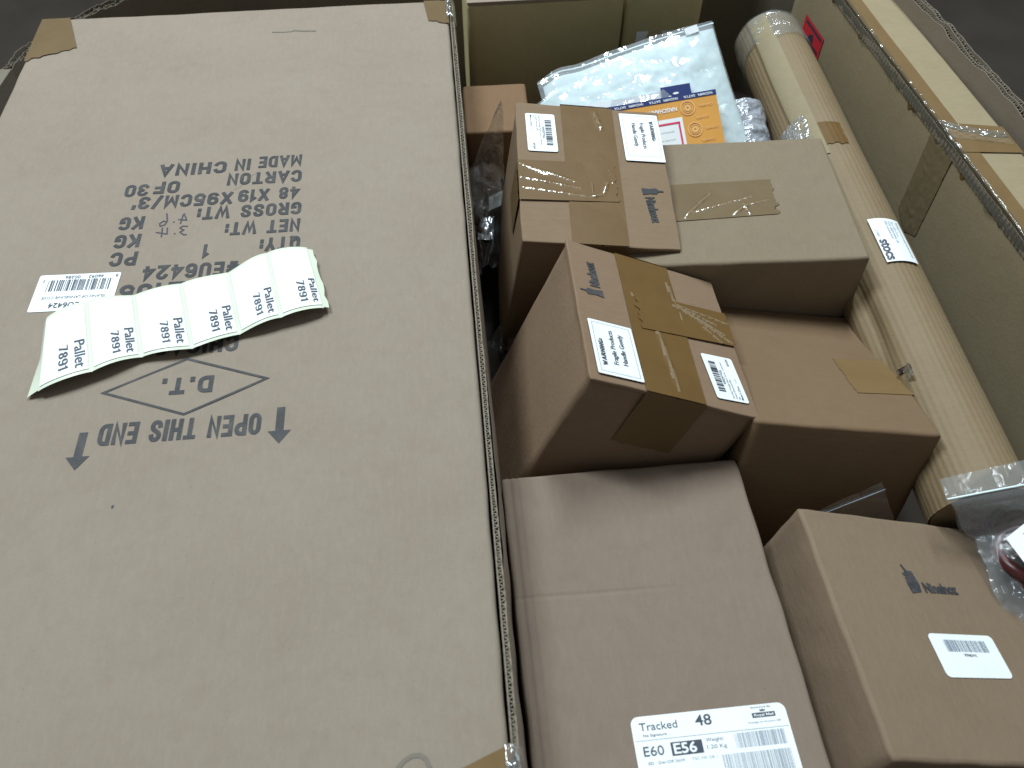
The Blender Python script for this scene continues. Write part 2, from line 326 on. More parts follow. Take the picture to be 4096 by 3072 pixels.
def rrect(mb, fn, w, h, r, key, n=5):
    pts = []
    for cx, cy, a0 in ((w - r, h - r, 0), (r, h - r, 90), (r, r, 180), (w - r, r, 270)):
        for i in range(n + 1): a = R(a0 + 90 * i / n); pts.append((cx + r * math.cos(a), cy + r * math.sin(a)))
    poly(mb, fn, pts, key)
def frame2(o, u, hf=None, z=.0005):
    """flat label frame: o = corner where (u, v) = (0, 0), u = direction of reading, in the box's top plane"""
    ux, uy = Vector(u).normalized()
    def mk(dz):
        def fn(a, b):
            x = o[0] + a * ux - b * uy; y = o[1] + a * uy + b * ux
            return (x, y, (hf(x, y) if hf else 0) + z + dz)
        return fn
    return mk

# ---------------------------------------------------------------- tape strips
def tape_strip(mb, quad, key, z=.0007, ridges=(), step=.0022, jag=(0, 0), hf=None, seed=0, wav=.0003):
    """quad = four corners (x, y) in the box's top plane: start-left, start-right, end-right, end-left; ridges = wrinkles"""
    a, b, c, d = [Vector(q) for q in quad]
    nu = max(3, int((a - b).length / step)); nv = max(3, int((a - d).length / step))
    def fn(u, v):
        e = 0.
        if jag[0] and v == 0: e = jag[0] * nz(u * 9, seed, 1, 1)
        if jag[1] and v == 1: e = jag[1] * nz(u * 9, seed, 5, 1)
        p = (a * (1 - u) + b * u) * (1 - v) + (d * (1 - u) + c * u) * v
        p += ((d - a) * (1 - u) + (c - b) * u).normalized() * e
        h = (hf(p.x, p.y) if hf else 0) + z + wav * (.5 + .5 * nz(p.x + seed, p.y, 0, 60))
        for (x0, y0, x1, y1, hh, ww) in ridges:
            A = Vector((x0, y0)); D = Vector((x1, y1)) - A; t = max(0, min(1, (p - A).dot(D) / D.length_squared)); ds = (p - A - D * t).length + .4 * ww * nz(p.x, p.y, seed, 90)
            h += hh * math.exp(-(ds / ww) ** 2) * (.35 + math.sin(math.pi * min(1, max(0, t * .9 + .05))))
        return (p.x, p.y, h)
    vs = [fn(i / nu, j / nv) for j in range(nv + 1) for i in range(nu + 1)]; fs = [[], []]
    for j in range(nv):
        for i in range(nu):
            q = (j * (nu + 1) + i, j * (nu + 1) + i + 1, (j + 1) * (nu + 1) + i + 1, (j + 1) * (nu + 1) + i)
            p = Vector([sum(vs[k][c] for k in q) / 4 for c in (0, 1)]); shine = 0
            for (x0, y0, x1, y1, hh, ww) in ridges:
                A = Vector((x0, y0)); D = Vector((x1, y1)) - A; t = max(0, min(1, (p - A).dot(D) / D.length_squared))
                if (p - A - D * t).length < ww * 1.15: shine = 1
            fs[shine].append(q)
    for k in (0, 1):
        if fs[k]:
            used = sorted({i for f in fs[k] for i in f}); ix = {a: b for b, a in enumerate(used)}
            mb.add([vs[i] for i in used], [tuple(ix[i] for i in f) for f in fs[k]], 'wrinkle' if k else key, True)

# ================================================================ THE SETTING
mb = MB(); mb.grid(1, 1, lambda u, v: (-15 + 30 * u, -15 + 30 * v, 0), 'floor', False)
tag(mb.build('warehouse_floor'), kind='structure')

# ---------------------------------------------------------------- pallet box (octagonal bulk bin)
binb = thing('pallet_box', 'big brown corrugated pallet box holding all the parcels', 'pallet box', (0, .5, 0), (0, 0, 0), Z0)
path = [(-.625, -.16), (-.602, .87), (-.592, .925), (-.546, .996), (-.497, 1.045), (-.40, 1.115), (.35, 1.135), (.425, 1.075), (.463, .905), (.494, .740), (.560, .400), (.635, .03), (.60, -.16)]
rimz = [-.05, -.05, -.05, -.05, -.05, -.05, -.04, .0, .022, .022, .03, .03, .03]
def lerp2(p, q, t): return (p[0] + (q[0] - p[0]) * t, p[1] + (q[1] - p[1]) * t)
for i, (p, q) in enumerate(zip(path, path[1:])):
    if 1 <= i < 4 or 7 <= i < 9: continue
for seg, corr in (((0, 1), 0), ((1, 2, 3, 4, 5), 1), ((5, 6), 0), ((6, 7), 0), ((7, 8, 9, 10, 11), 2), ((11, 12), 0)):
    m = MB(); pts = []
    for a, b in zip(seg, seg[1:]):
        L_ = (Vector(path[b]) - Vector(path[a])).length; n = max(2, int(L_ / .004))
        pts += [(*lerp2(path[a], path[b], k / n), rimz[a] + (rimz[b] - rimz[a]) * k / n) for k in range(n)]
    pts.append((*path[seg[-1]], rimz[seg[-1]]))
    th = .013; n = len(pts); gap = .03 if corr else 0.
    vs = []
    nr = []
    for i in range(n):
        a = pts[max(0, i - 1)]; b = pts[min(n - 1, i + 1)]; t = Vector((b[0] - a[0], b[1] - a[1])).normalized(); nr.append((-t.y, t.x))   # outward normal
    for i, (x, y, z) in enumerate(pts):
        ox, oy = nr[i]; y -= .5
        vs += [(x, y, -Z0), (x, y, z - gap), (x + ox * th, y + oy * th, z - gap), (x + ox * th, y + oy * th, -Z0)]
    fs = []
    for i in range(n - 1):
        a = i * 4
        for k in range(3): fs.append((a + k + 1, a + k, a + k + 4, a + k + 5))
    m.add(vs, fs, 'bin'); part(m, 'wall_panel', binb)
    if corr:
        # the open corrugated rim: liners and flutes, torn and wavy
        m = MB()
        def zt(k, s=corr, amp=.006):
            i = min(n - 1, int(k * (n - 1))); return pts[i][2] + amp * nz(k * 14, s, 0, 1) + .003 * nz(k * 60, s, 3, 1) - .002
        def side(d, wav=.0):
            out = []
            for i, (x, y, z) in enumerate(pts):
                dd = d + wav * nz(x * 16, y * 16, d * 90, 1); out.append((x + nr[i][0] * dd, y - .5 + nr[i][1] * dd))
            return out
        def zb(k): i = min(n - 1, int(k * (n - 1))); return pts[i][2] - gap - .004
        for d, am in ((.0004, .005), (.0066, .004), (.0126, .006)):
            m.ribbon(side(d, .0022), zb, lambda k, a=am, d=d: zt(k, corr + d * 100, a) , .0007, 'bin' if corr == 1 else 'edge')
        for d0, d1, per in ((.0008, .0062, .0080), (.0070, .0122, .0065)):
            out = []; s_ = 0.; N_ = 0
            dense = []
            for i in range(n - 1):
                for k in range(5): dense.append((i + k / 5))
            for fi in dense:
                i = int(fi); k = fi - i; x = pts[i][0] + (pts[i + 1][0] - pts[i][0]) * k; y = pts[i][1] + (pts[i + 1][1] - pts[i][1]) * k
                if out: s_ += math.hypot(x - lx, y - ly)
                lx, ly = x, y
                d = (d0 + d1) / 2 + (d1 - d0) / 2 * math.sin(2 * math.pi * s_ / per) + .0022 * nz(x * 16, y * 16, d0 * 90, 1)
                out.append((x + nr[i][0] * d, y - .5 + nr[i][1] * d))
            m.ribbon(out, zb, lambda k, d=d0: zt(k, corr + d * 50, .004) - .0012, .0006, 'bin' if corr == 1 else 'edge')
        part(m, 'corrugated_rim', binb)
m = MB(); m.add([(x * .99, y * .99 - .5, -.245) for x, y in path], [tuple(range(len(path)))[::-1]], 'floor'); part(m, 'base_sheet', binb)  # board coloured dark like the floor, painting in the shade of the gaps

# ================================================================ BIG CARTON
KW, KL, KH = .473, .936, .235
def hK(x, y):
    return .0009 * nz(x, y, 1.7, 7) + .0004 * nz(x, y, 4.2, 22) - .0012 * math.exp(-((x - .232) / .006) ** 2)
kc = thing('large_carton', 'large pale flat carton printed with shipping text, filling the left side', 'carton', (-.2701, .4474, 0), (0, 0, 5.2), KH)
m = MB(); m.carton(KW - .002, KL, KH, 'carton', r=.0035, hf=hK, bulge=.002, seed=3, n=90)
part(m, 'body', kc)
# the side panel whose cut corrugated edges stand up along the right of the top face
m = MB(); n = 900; y0, y1 = -KL / 2 + .004, KL / 2 - .006
def ys(k): return y0 + (y1 - y0) * k
def xw(k, d, a): return KW / 2 + d + a * nz(k * 11, d * 300, 2, 1) + a * .5 * nz(k * 47, d * 300, 7, 1)
for d, a, zz, ja in ((.0014, .0002, -.0016, .0010), (.0050, .0007, -.0024, .0020)):
    m.ribbon([(xw(k / n, d, a), ys(k / n)) for k in range(n + 1)], lambda k: -.02, lambda k, zz=zz, ja=ja, d=d: zz + ja * nz(k * 60, d * 900, 0, 1) + ja * .8 * nz(k * 240, d * 700, 9, 1), .0010, 'edge')
n2 = 4200
m.ribbon([(KW / 2 + .0032 + .0014 * math.sin(2 * math.pi * ys(k / n2) / .0044) + .0006 * nz(k / n2 * 11, 1.4, 2, 1), ys(k / n2)) for k in range(n2 + 1)],
         lambda k: -.012, lambda k: -.0036 + .0018 * nz(k * 40, 3, 1, 1) + .0008 * nz(k * 300, 3, 4, 1), .0008, 'edge')
m.grid(1, 200, lambda u, v: (KW / 2 + .0008 + .0045 * u, ys(v), -.0050), 'bin', False)  # fill plane added beneath the flutes to brighten the cut edge
part(m, 'corrugated_edge', kc)
m = MB()     # the outer side panel, bowed away from the carton
def bow(u, v):
    e = .0016 * nz(v * 11, 2.3, 2, 1) + .0010 * nz(v * 31, 2.3, 7, 1); near = 1 - v
    lip = .0045 * max(0., nz(v * 6, 7.7, 1, 1) * 1.6 + .15) * (1 - u)
    return (KW / 2 + .0062 - lip + e + (.0020 + .0060 * near) * u + .0035 * u * u, ys(v), -.0030 + .0020 * nz(v * 60, 4, 0, 1) + .0014 * nz(v * 200, 6, 9, 1) - .002 - .16 * u * u - .012 * u)
m.grid(14, 500, bow, 'carton')
part(m, 'side_panel', kc)

# printed text, read from the far side (turned half round)
fp = frame2((0, 0), (-1, 0), hK, .00035)(0)          # (u, v) -> (-u, -v)
m = MB(); H_ = .0176
def ktext(s, xs, y, xe, h=H_, bold=.02, key='ink', ye=None):
    sl = 0 if ye is None else (ye - y) / (xe - xs)
    f = lambda u, v: fp(u, v - sl * 0 - (sl * (-(u + xs))) )
    sign(m, s, f, -xs, -y, h, xs - xe, key)
for a in (('MADE', .0807, .1935, .0395), ('IN', .0312, .1915, .0168), ('CHINA', .0085, .1895, -.0554), ('CARTON', .0819, .1702, .0119), ('OF', -.0325, .1640, -.0561), ('30', -.0612, .1620, -.0828),
          ('48', .0813, .1463, .0627), ('X19', .053, .1455, .0249), ('X95CM/3\u2019', .0194, .1436, -.0725), ('GROSS WT:', .0845, .1240, -.0102), ('KG', -.0577, .1166, -.0794),
          ('NET WT:', .0848, .1010, .0178), ('KG', -.0567, .0932, -.0793), ('QTY:', .0863, .0780, .051), ('1', .0066, .0740, .0018), ('PC', -.0556, .0706, -.0785),
          ('ITEM #EU6424', .0863, .0510, -.0474), ('PO 2105', .030, .0300, -.0629), ('CHICAGO', .0437, -.0338, -.0344)):
    ktext(*a)
ktext('OPEN THIS END', .0692, -.1135, -.0500, h=.0205)
ktext('D.T.', .0288, -.0745, -.0110, h=.0162)
fk = lambda x, y: (x, y, hK(x, y) + .00035)
D4 = [(-.0548, -.0845), (.0052, -.0561), (.0702, -.0815), (.0102, -.1102)]; strip_line(m, fk, D4 + D4[:1], .0021, 'ink')
part(m, 'printed_text', kc)
for cx, cy in ((.0838, -.1105), (-.0617, -.1204)):
    m = MB()
    poly(m, fk, [(cx - .0031, cy), (cx + .0031, cy), (cx + .0031, cy - .0215), (cx - .0031, cy - .0215)], 'ink')
    poly(m, fk, [(cx - .0086, cy - .0212), (cx + .0086, cy - .0212), (cx + .0004, cy - .0325)], 'ink'); part(m, 'printed_arrow', kc)
m = MB()   # handwriting
stroke(m, fk, [(-.0170, .0990), (-.0215, .0998), (-.0236, .0975), (-.0196, .0945), (-.0228, .0920), (-.0190, .0882), (-.0165, .0880)], .0013, 'pen')
stroke(m, fk, [(-.0268, .0905), (-.0276, .0900)], .0013, 'pen')
stroke(m, fk, [(-.0350, .0985), (-.0340, .0905), (-.0440, .0935)], .0013, 'pen'); stroke(m, fk, [(-.0395, .0990), (-.0385, .0872)], .0013, 'pen')
stroke(m, fk, [(-.0225, .1165), (-.0190, .1075), (-.0265, .1090)], .0013, 'pen'); stroke(m, fk, [(-.0232, .1150), (-.0240, .1035)], .0013, 'pen')
stroke(m, fk, [(-.0300, .1062), (-.0308, .1058)], .0013, 'pen')
stroke(m, fk, [(-.0385, .1180), (-.0365, .1080), (-.0380, .1030), (-.0420, .1015), (-.0430, .1050), (-.0400, .1080), (-.0368, .1070)], .0013, 'pen')
part(m, 'handwritten_weights', kc)
for pts, wd, key in (([(.0335, .4163), (.046, .4150), (.0560, .4158)], .0018, 'scuff'), ([(.0575, .4175), (.070, .4150), (.0815, .4145)], .0030, 'scuff'),
                     ([(.1700, -.3735), (.1745, -.3690), (.1790, -.3668), (.1835, -.3668), (.1870, -.3690), (.1890, -.3735)], .0026, 'scuff'),
                     ([(-.0285, -.1856), (-.0276, -.1846), (-.0272, -.1856), (-.0281, -.1864), (-.0285, -.1856)], .0008, 'pen'), ([(.0400, .170), (.0330, .1645), (.0250, .1500), (.0190, .1455)], .0003, 'scuff')):
    m = MB(); strip_line(m, fk, pts, wd, key); part(m, 'scuff_mark', kc)
# corner tapes
for quad, jg, key in ((((-.2362, .4672), (-.2048, .4680), (-.1824, .4029), (-.2352, .3825)), (0, .004), 'tapepale'),
                 (((.2075, .4675), (.2360, .4672), (.2360, .4175), (.2120, .4240)), (0, .003), 'tapepale'),
                 (((.2355, -.3660), (.2355, -.4640), (.1680, -.4640), (.2010, -.3790)), (.006, .006), 'tapegold')):
    m = MB(); tape_strip(m, quad, key, hf=hK, jag=jg, seed=rnd.random() * 9, z=.0006, wav=.0008)
    part(m, 'corner_tape', kc)
for cy, s in ((.452, 1), (-.372, 2)):      # loose shiny film at the two right-hand corners
    m = MB()
    def fn(u, v, cy=cy, s=s):
        x = .2335 + .011 * u; y = cy + (.050 if s == 1 else -.052) * (v - .5) - (.020 if s == 2 else 0)
        return (x, y, .0025 + .004 * math.sin(math.pi * u) * (.6 + nz(u * 3, v * 5, s, 1)) - .014 * u * u * u + .003 * nz(x, y, s, 180))
    m.grid(26, 44, fn, 'filmbright'); part(m, 'loose_tape_film', kc)
# barcode label
mk = frame2((-.0655, .0455), (-1, .028), hK, .0005); f0 = mk(0); f1 = mk(.0003)
m = MB(); Lw, Lh = .0690, .0420
f0r = lambda u, v: f0(u, v - Lh + Lh)      # v runs toward the viewer
g0 = lambda u, v: f0(u, Lh - v) if False else f0(u, v)
rrect(m, g0, Lw, Lh, .002, 'paper')
barcode(m, f1, .0070, .0065, .0600, .0195, 'inkl', 5, 30)
text(m, '46092', f1, .0140, .0020, .0034, .0130, 'inkl', .0); text(m, '00286', f1, .0340, .0020, .0034, .0130, 'inkl', .0)
text(m, '8', f1, .0020, .0020, .0034, None, 'inkl', 0); text(m, '3', f1, .0630, .0055, .0034, None, 'inkl', 0)
text(m, 'ISLAND OF LANGELINIE COVE', f1, .0080, .0255, .0028, .0530, 'inkl', 0); text(m, 'EU6424', f1, .0280, .0330, .0055, .0250, 'inkl', .01)
part(m, 'barcode_label', kc)

# ================================================================ STRIP OF PALLET LABELS
up = [(-.3838, .4295, .006), (-.3535, .4440, .013), (-.3190, .4555, .005), (-.2815, .4672, .008), (-.2450, .4822, .004), (-.2128, .4995, .016), (-.1802, .5097, .009)]
lo = [(-.3640, .3565, .010), (-.3270, .3737, .015), (-.2945, .3910, .007), (-.2560, .3989, .009), (-.2215, .4154, .005), (-.1890, .4290, .015), (-.1563, .4415, .010)]
def cat(P, s):
    s = max(0., min(6., s)); i = min(5, int(s)); t = s - i; g = lambda j: Vector(P[max(0, min(6, j))])
    p0, p1, p2, p3 = g(i - 1), g(i), g(i + 1), g(i + 2)
    return .5 * ((2 * p1) + (p2 - p0) * t + (2 * p0 - 5 * p1 + 4 * p2 - p3) * t * t + (3 * p1 - p0 - 3 * p2 + p3) * t ** 3)
up = [(x, y, .0012 + z * .52) for x, y, z in up]; lo = [(x, y, .0012 + z * .52) for x, y, z in lo]
st0 = Vector((-.27, .43, .001))
def strip(s, v, dz=0.):
    p = cat(up, s) * (1 - v) + cat(lo, s) * v
    t = s - math.floor(s); arch = .0026 * math.sin(math.pi * t) ** .8 if 0 < s < 6 else 0
    return tuple(p - st0 + Vector((0, 0, arch + dz)))
ls = thing('label_strip', 'curling strip of six white pallet labels lying on the large carton', 'label strip', st0)
m = MB(); m.grid(180, 14, lambda u, v: strip(-.02 + 6.14 * u if False else 6 * u, -.02 + 1.04 * v), 'liner'); part(m, 'backing_strip', ls)
m = MB(); m.grid(6, 10, lambda u, v: tuple(Vector(strip(6, v)) + Vector((.004 + .003 * nz(v * 7, 2, 0, 1), .001, -.002)) * u), 'liner'); part(m, 'torn_end', ls); m = MB()
m.grid(6, 10, lambda u, v: tuple(Vector(strip(0, v)) + Vector((-.003 - .012 * max(0, v - .5), -.004 * v, -.004)) * u), 'liner'); part(m, 'torn_end', ls)
for k in range(6):
    m = MB(); a, b = k + .055, k + .955
    m.grid(24, 14, lambda u, v, a=a, b=b: strip(a + (b - a) * u, .025 + .95 * v, .0006), 'paper')
    fs_ = lambda u, v, k=k: strip(k + .08 + .9 * v, u, .0011)
    text(m, 'Pallet', fs_, .545, .735, .195, .385, 'inkl', .010); sign(m, '7891', fs_, .565, .425, .190, .325, 'inkl', .15)
    part(m, 'label', ls)

# ================================================================ CARTONS WITH BOTTLE LOGO
def emblem_text(m, mk, x, y, L_, h, key='inkb', s='Ninelnooz', bold=.035):
    f = mk(0); text(m, s, f, x, y, h, L_, key, bold)
def emblem(m, f, x, y, w, h, key='inkb'):
    """stopper bottle: neck on top of a waisted body"""
    poly(m, f, [(x + w * .02, y), (x + w * .98, y), (x + w * .86, y + h * .34), (x + w * .93, y + h * .64), (x + w * .70, y + h * .72), (x + w * .62, y + h * .80), (x + w * .68, y + h * .95), (x + w * .58, y + h), (x + w * .46, y + h * .95), (x + w * .45, y + h * .78), (x + w * .08, y + h * .68), (x + w * .18, y + h * .34)], key)
def flaps_box(name, label, pos, rot, w, l, h, bodykey, flip, front_label, group):
    t = thing(name, label, 'carton', pos, rot, h, group)
    m = MB(); m.carton(w - .0018, l - .0022, h - .0036, bodykey, r=.0016, bulge=.0025, seed=pos[0] * 50); m.v = [(x, y, z - .0036) for x, y, z in m.v]; part(m, 'body', t)
    for sx in (-1, 1):
        m = MB(); fw = w / 2 - .0006
        m.carton(fw, l + .0006, .0029, bodykey, r=.0012, jit=.0009, bulge=0, seed=sx + pos[1] * 30, n=40)
        m.v = [(x + sx * (fw / 2 + .0006), y, z + .0007 * nz(x * 20, y * 20, sx, 1) * abs(x) * 20) for x, y, z in m.v]
        part(m, 'flap', t)
    S = -1 if flip else 1
    q = lambda *p: [(S * x, S * y) for x, y in p]
    return t, S, q
GRP = 'cartons with a dark bottle logo'
A, SA, qA = flaps_box('carton', 'tan carton with fragile label at its top right, pushed against plain taped carton', (.0797, .6198, 0), (5.03, 6.63, 2.4), .1483, .1838, .19, 'boxA', False, 'warn', GRP)
B, SB, qB = flaps_box('carton', 'brown carton tipped sideways, fragile label at its lower left corner', (.121, .4279, 0), (-7.85, 22.02, .49), .1487, .1661, .19, 'boxB', True, 'warn', GRP)
for t, S, l_, sd in ((A, 1, .1838, 1), (B, -1, .1661, 2)):
    hl = l_ / 2
    # length tape over the seam, and the cross tape with its wrinkles
    m = MB()
    rid = [(.006, .085, .012, .060, .0012, .0010), (.014, .004, .016, -.016, .0013, .0012), (-.004, -.012, -.004, -.034, .0011, .0010)] if S == 1 else \
          [(.020, .060, .028, -.010, .0008, .0014), (-.004, -.004, .002, -.075, .0009, .0014), (-.02, .03, .02, .012, .0006, .001)]
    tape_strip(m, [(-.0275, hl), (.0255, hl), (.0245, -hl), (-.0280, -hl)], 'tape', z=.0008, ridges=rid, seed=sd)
    for (ya, yb, sgn) in ((hl, .055, 1), (-hl, .06, -1)):   # the ends folded down over the two short sides
        m.grid(24, 26, lambda u, v, ya=ya, yb=yb, sgn=sgn: (-.0278 + .053 * u, ya + sgn * (.0016 + .0004 * nz(u * 9, v * 9, sd, 1)), .0008 - yb * v + (.002 * nz(u * 9, sd, 3, 1) if v == 1 else 0)), 'tapefold')
    part(m, 'sealing_tape', t)
    m = MB()
    if S == 1:
        rid = [(-.072, .004, -.046, -.010, .0005, .0009), (-.060, -.001, -.020, -.016, .0006, .0010), (-.073, -.014, -.016, -.024, .0005, .0009), (-.071, -.027, -.012, -.034, .0005, .0010), (-.006, -.034, .006, -.030, .0012, .0010), (.006, -.030, .011, -.014, .0012, .0010)]
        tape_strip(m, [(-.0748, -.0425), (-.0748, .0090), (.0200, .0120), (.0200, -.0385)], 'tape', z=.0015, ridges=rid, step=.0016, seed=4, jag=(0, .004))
        m.grid(24, 20, lambda u, v: (-.0758 - .0005 * nz(u * 9, v * 9, 4, 1), -.0425 + .0515 * u, .0012 - .05 * v + (.002 * nz(u * 9, 8, 3, 1) if v == 1 else 0)), 'tapefold')
    else:
        rid = [(.020, .029, .060, .018, .0014, .0012), (.030, .024, .066, .007, .0015, .0012), (.040, .018, .071, -.001, .0013, .0011), (.024, .031, .073, .024, .0007, .0009), (.046, .010, .062, -.006, .0009, .0009)]
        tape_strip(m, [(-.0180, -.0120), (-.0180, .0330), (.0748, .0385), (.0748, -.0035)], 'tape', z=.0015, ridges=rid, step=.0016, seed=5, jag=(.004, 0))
    part(m, 'cross_tape', t)
    # fragile warning label
    if S == 1: mk = frame2((.0322, .0852), (.015, -1), None, .0016); Lw, Lh = .0672, .0402
    else: mk = frame2((-.0300, -.0768), (.03, 1), None, .0016); mk = frame2((-.0286, -.0762), (-.02, 1), None, .0016); Lw, Lh = .0592, .0390
    f0, f1 = mk(0), mk(.0004); m = MB(); rrect(m, f0, Lw, Lh, .0014, 'paper')
    pad = .0030; far = Lw * .90; x_in = [(pad, pad), (far, pad), (far, Lh - pad), (pad, Lh - pad)]
    if S == -1: x_in = [(pad, pad), (Lw - pad, pad), (Lw - pad, Lh - pad), (pad, Lh - pad)]
    stroke(m, f1, x_in + x_in[:1], .0003, 'inkgrey')
    sign(m, 'WARNING:', f1, .0095, Lh * .755, .0040, .0285, 'inkl', .20, .16)
    text(m, 'Fragile Products', f1, .0125, Lh * .50, .0042, .0370, 'inkl', .006); text(m, 'Handle Gently', f1, .0135, Lh * .29, .0042, .0335, 'inkl', .006)
    part(m, 'warning_label', t)
    # small barcode label
    if S == 1: mk = frame2((-.0650, .0757), (.022, -1), None, .0012); Lw, Lh = .0530, .0298
    else: mk = frame2((.0675, -.0705), (-.07, 1), None, .0012); Lw, Lh = .0490, .0305
    if S == 1: mk = frame2((-.0650, .0757), (.022, -1), None, .0012)
    f0, f1 = mk(0), mk(.0004); m = MB(); rrect(m, f0, Lw, Lh, .0022, 'paper')
    # reading direction runs down the box; the bars lie on the right-hand side
    barcode(m, f1, Lw * .17, Lh * .64, Lw * .84, Lh * .86, 'inkl', 11, 24)
    text(m, 'X00QR7YGLJ', f1, Lw * .34, Lh * .54, .0021, Lw * .32, 'inkl', .01)
    text(m, 'Stainless Vintage Paper Lamp - unknown', f1, Lw * .05, Lh * .44, .0017, Lw * .80, 'inkl', 0)
    text(m, 'Antique Decorative Gifts', f1, Lw * .05, Lh * .34, .0017, Lw * .42, 'inkl', 0); text(m, 'Set', f1, Lw * .05, Lh * .25, .0017, Lw * .06, 'inkl', 0)
    text(m, 'Made in China', f1, Lw * .05, Lh * .15, .0020, Lw * .30, 'inkl', .01); text(m, '1/1 A', f1, Lw * .42, Lh * .15, .0018, Lw * .08, 'inkgrey', 0); text(m, 'BP1534', f1, Lw * .80, Lh * .18, .0022, Lw * .15, 'inkl', .01)
    part(m, 'barcode_label', t)
    m = MB()
    if S == 1: mk = frame2((.0440, -.0172), (.10, -1), None, .0006)
    else: mk = frame2((-.0475, .0148), (-.06, 1), None, .0006)
    f = mk(0); emblem(m, f, 0, .0005, .0090, .0215) ; text(m, 'Ninelnooz', f, .0120, .0020, .0086, .0325, 'inkb', .045)
    part(m, 'printed_logo', t)

# F: the bottom-right carton with the same kind of logo
def hF(x, y): return .0008 * nz(x, y, 2.2, 14)
F = thing('carton', 'brown carton with bottle logo and small plain barcode label, in the lower right corner', 'carton', (.3291, .1923, -.06), (-7.92, 16.61, 1.41), .10, GRP); F['group'] = GRP
OFF[F] = Vector((0, 0, .10))
m = MB(); m.carton(.22, .1844, .10, 'boxF', r=.0030, hf=hF, bulge=.0015, seed=9, jit=.0010, n=44); part(m, 'body', F)
m = MB(); mk = frame2((-.0415, -.0368), (1, .045), hF, .0006); f0, f1 = mk(0), mk(.0004); rrect(m, f0, .0570, .0315, .0036, 'paper')
barcode(m, f1, .0110, .0185, .0475, .0270, 'inkgrey', 21, 40); text(m, '79TPM2WVC', f1, .0235, .0150, .0018, .0110, 'inkl', .01); part(m, 'barcode_label', F)
m = MB(); mk = frame2((0, 0), (1, 0), hF, .0005); f = mk(0)
poly(m, f, [(-.0300, .0280), (-.0385, .0262), (-.0394, .0330), (-.0390, .0398), (-.0302, .0420), (-.0290, .0340)], 'inkb')
poly(m, f, [(-.0392, .0405), (-.0300, .0428), (-.0310, .0452), (-.0348, .0450), (-.0372, .0505), (-.0384, .0500), (-.0368, .0440), (-.0400, .0428)], 'inkb')
mk = frame2((-.0262, .0282), (1, .035), hF, .0005); text(m, 'Ninelnoz', mk(0), 0, 0, .0074, .0300, 'inkb', .05); part(m, 'printed_logo', F)

# ================================================================ PLAIN CARTONS
def hC(x, y): return .0007 * nz(x, y, 5.2, 12)
Cc = thing('carton', 'plain square carton with short brown tape strip, resting beside the cardboard tube', 'carton', (.2144, .6064, -.02), (-1.86, -2.29, .68), .185)
m = MB(); m.carton(.22, .1818, .185, 'boxC', r=.0032, hf=hC, bulge=.002, seed=14, n=44); part(m, 'body', Cc)
m = MB(); rid = [(-.050, -.028, -.020, .006, .0011, .0010), (-.046, -.022, .020, .000, .0008, .0010), (-.002, -.024, .014, -.012, .0013, .0010), (.014, -.012, .036, -.006, .0009, .0010), (.010, -.010, .013, -.026, .0012, .0010)]
tape_strip(m, [(-.108, -.0350), (-.108, .0200), (.0425, .0250), (.0405, -.0265)], 'tapepale', z=.0006, ridges=rid, step=.0016, jag=(0, .009), hf=hC, seed=6); part(m, 'tape_strip', Cc)

def hD(x, y): return .0007 * nz(x, y, 8.2, 12)
Dd = thing('carton', 'rosy plain carton with tape patch at its right edge, between tipped carton and tube', 'carton', (.2637, .4263, -.052), (-18.9, 6.21, -.91), .15)
m = MB(); m.carton(.154, .1813, .15, 'boxD', r=.0028, hf=hD, bulge=.002, seed=18, n=44); part(m, 'body', Dd)
m = MB(); tape_strip(m, [(.0770, -.0372), (.0770, .0152), (.0225, .0112), (.0257, -.0400)], 'tapegold', z=.0005, hf=hD, seed=7, jag=(0, .0015), wav=.0001)
m.grid(22, 16, lambda u, v: (.0775 + .0006, -.0372 + .0524 * u, .0006 - .04 * v), 'tapegold'); part(m, 'tape_patch', Dd)

def hE(x, y): return .0006 * nz(x, y, 3.1, 12) - .0007 * math.exp(-((y - .0365 + .02 * x) / .0009) ** 2) * (1 / (1 + math.exp((x - .01) / .008))) - .0009 * math.exp(-((x + .086) / .0014) ** 2) - .0007 * math.exp(-((x + .0805) / .0012) ** 2)
Ee = thing('carton', 'plain carton bearing a white tracked postage label, at the bottom beside the large carton', 'carton', (.1016, .1837, -.055), (-.63, .57, 5.79), .205 * 1.0466)
OFF[Ee] = Vector((0, 0, .205)); Ee.scale = (1.0466,) * 3
m = MB(); m.carton(.1839, .27, .205, 'boxE', r=.0030, hf=hE, bulge=.0015, seed=23, jit=.0009, n=200); part(m, 'body', Ee)
m = MB(); mk = frame2((-.0275, -.2000 + .0550), (1, .0), hE, .0006); f0, f1, f2 = mk(0), mk(.0003), mk(.0006)
Lw, Lh = .1005, .0980
rrect(m, f0, Lw, Lh, .0050, 'paper')
T_ = Lh   # top edge
sq = lambda g: (lambda u, v: g(u, Lh - (Lh - v) * .52))
f1, f2 = sq(f1), sq(f2)
text(m, 'Tracked', f1, .0050, T_ - .0165, .0088, .0242, 'inkl', .0); text(m, '48', f1, .0410, T_ - .0170, .0120, .0105, 'inkl', .012)
text(m, 'No Signature', f1, .0065, T_ - .0235, .0028, .0150, 'inkl', .0)
stroke(m, f1, [(0.0010, T_ - .0275), (Lw - .0010, T_ - .0275)], .0003, 'inkl')
rect(m, f1, .0780, T_ - .0150, .0930, T_ - .0095, 'inkl'); text(m, 'Royal Mail', f2, .0792, T_ - .0138, .0028, .0126, 'paper', .02)
poly(m, f1, [(.0838, T_ - .0080), (.0868, T_ - .0080), (.0873, T_ - .0058), (.0861, T_ - .0066), (.0853, T_ - .0052), (.0845, T_ - .0066), (.0833, T_ - .0058)], 'inkl')
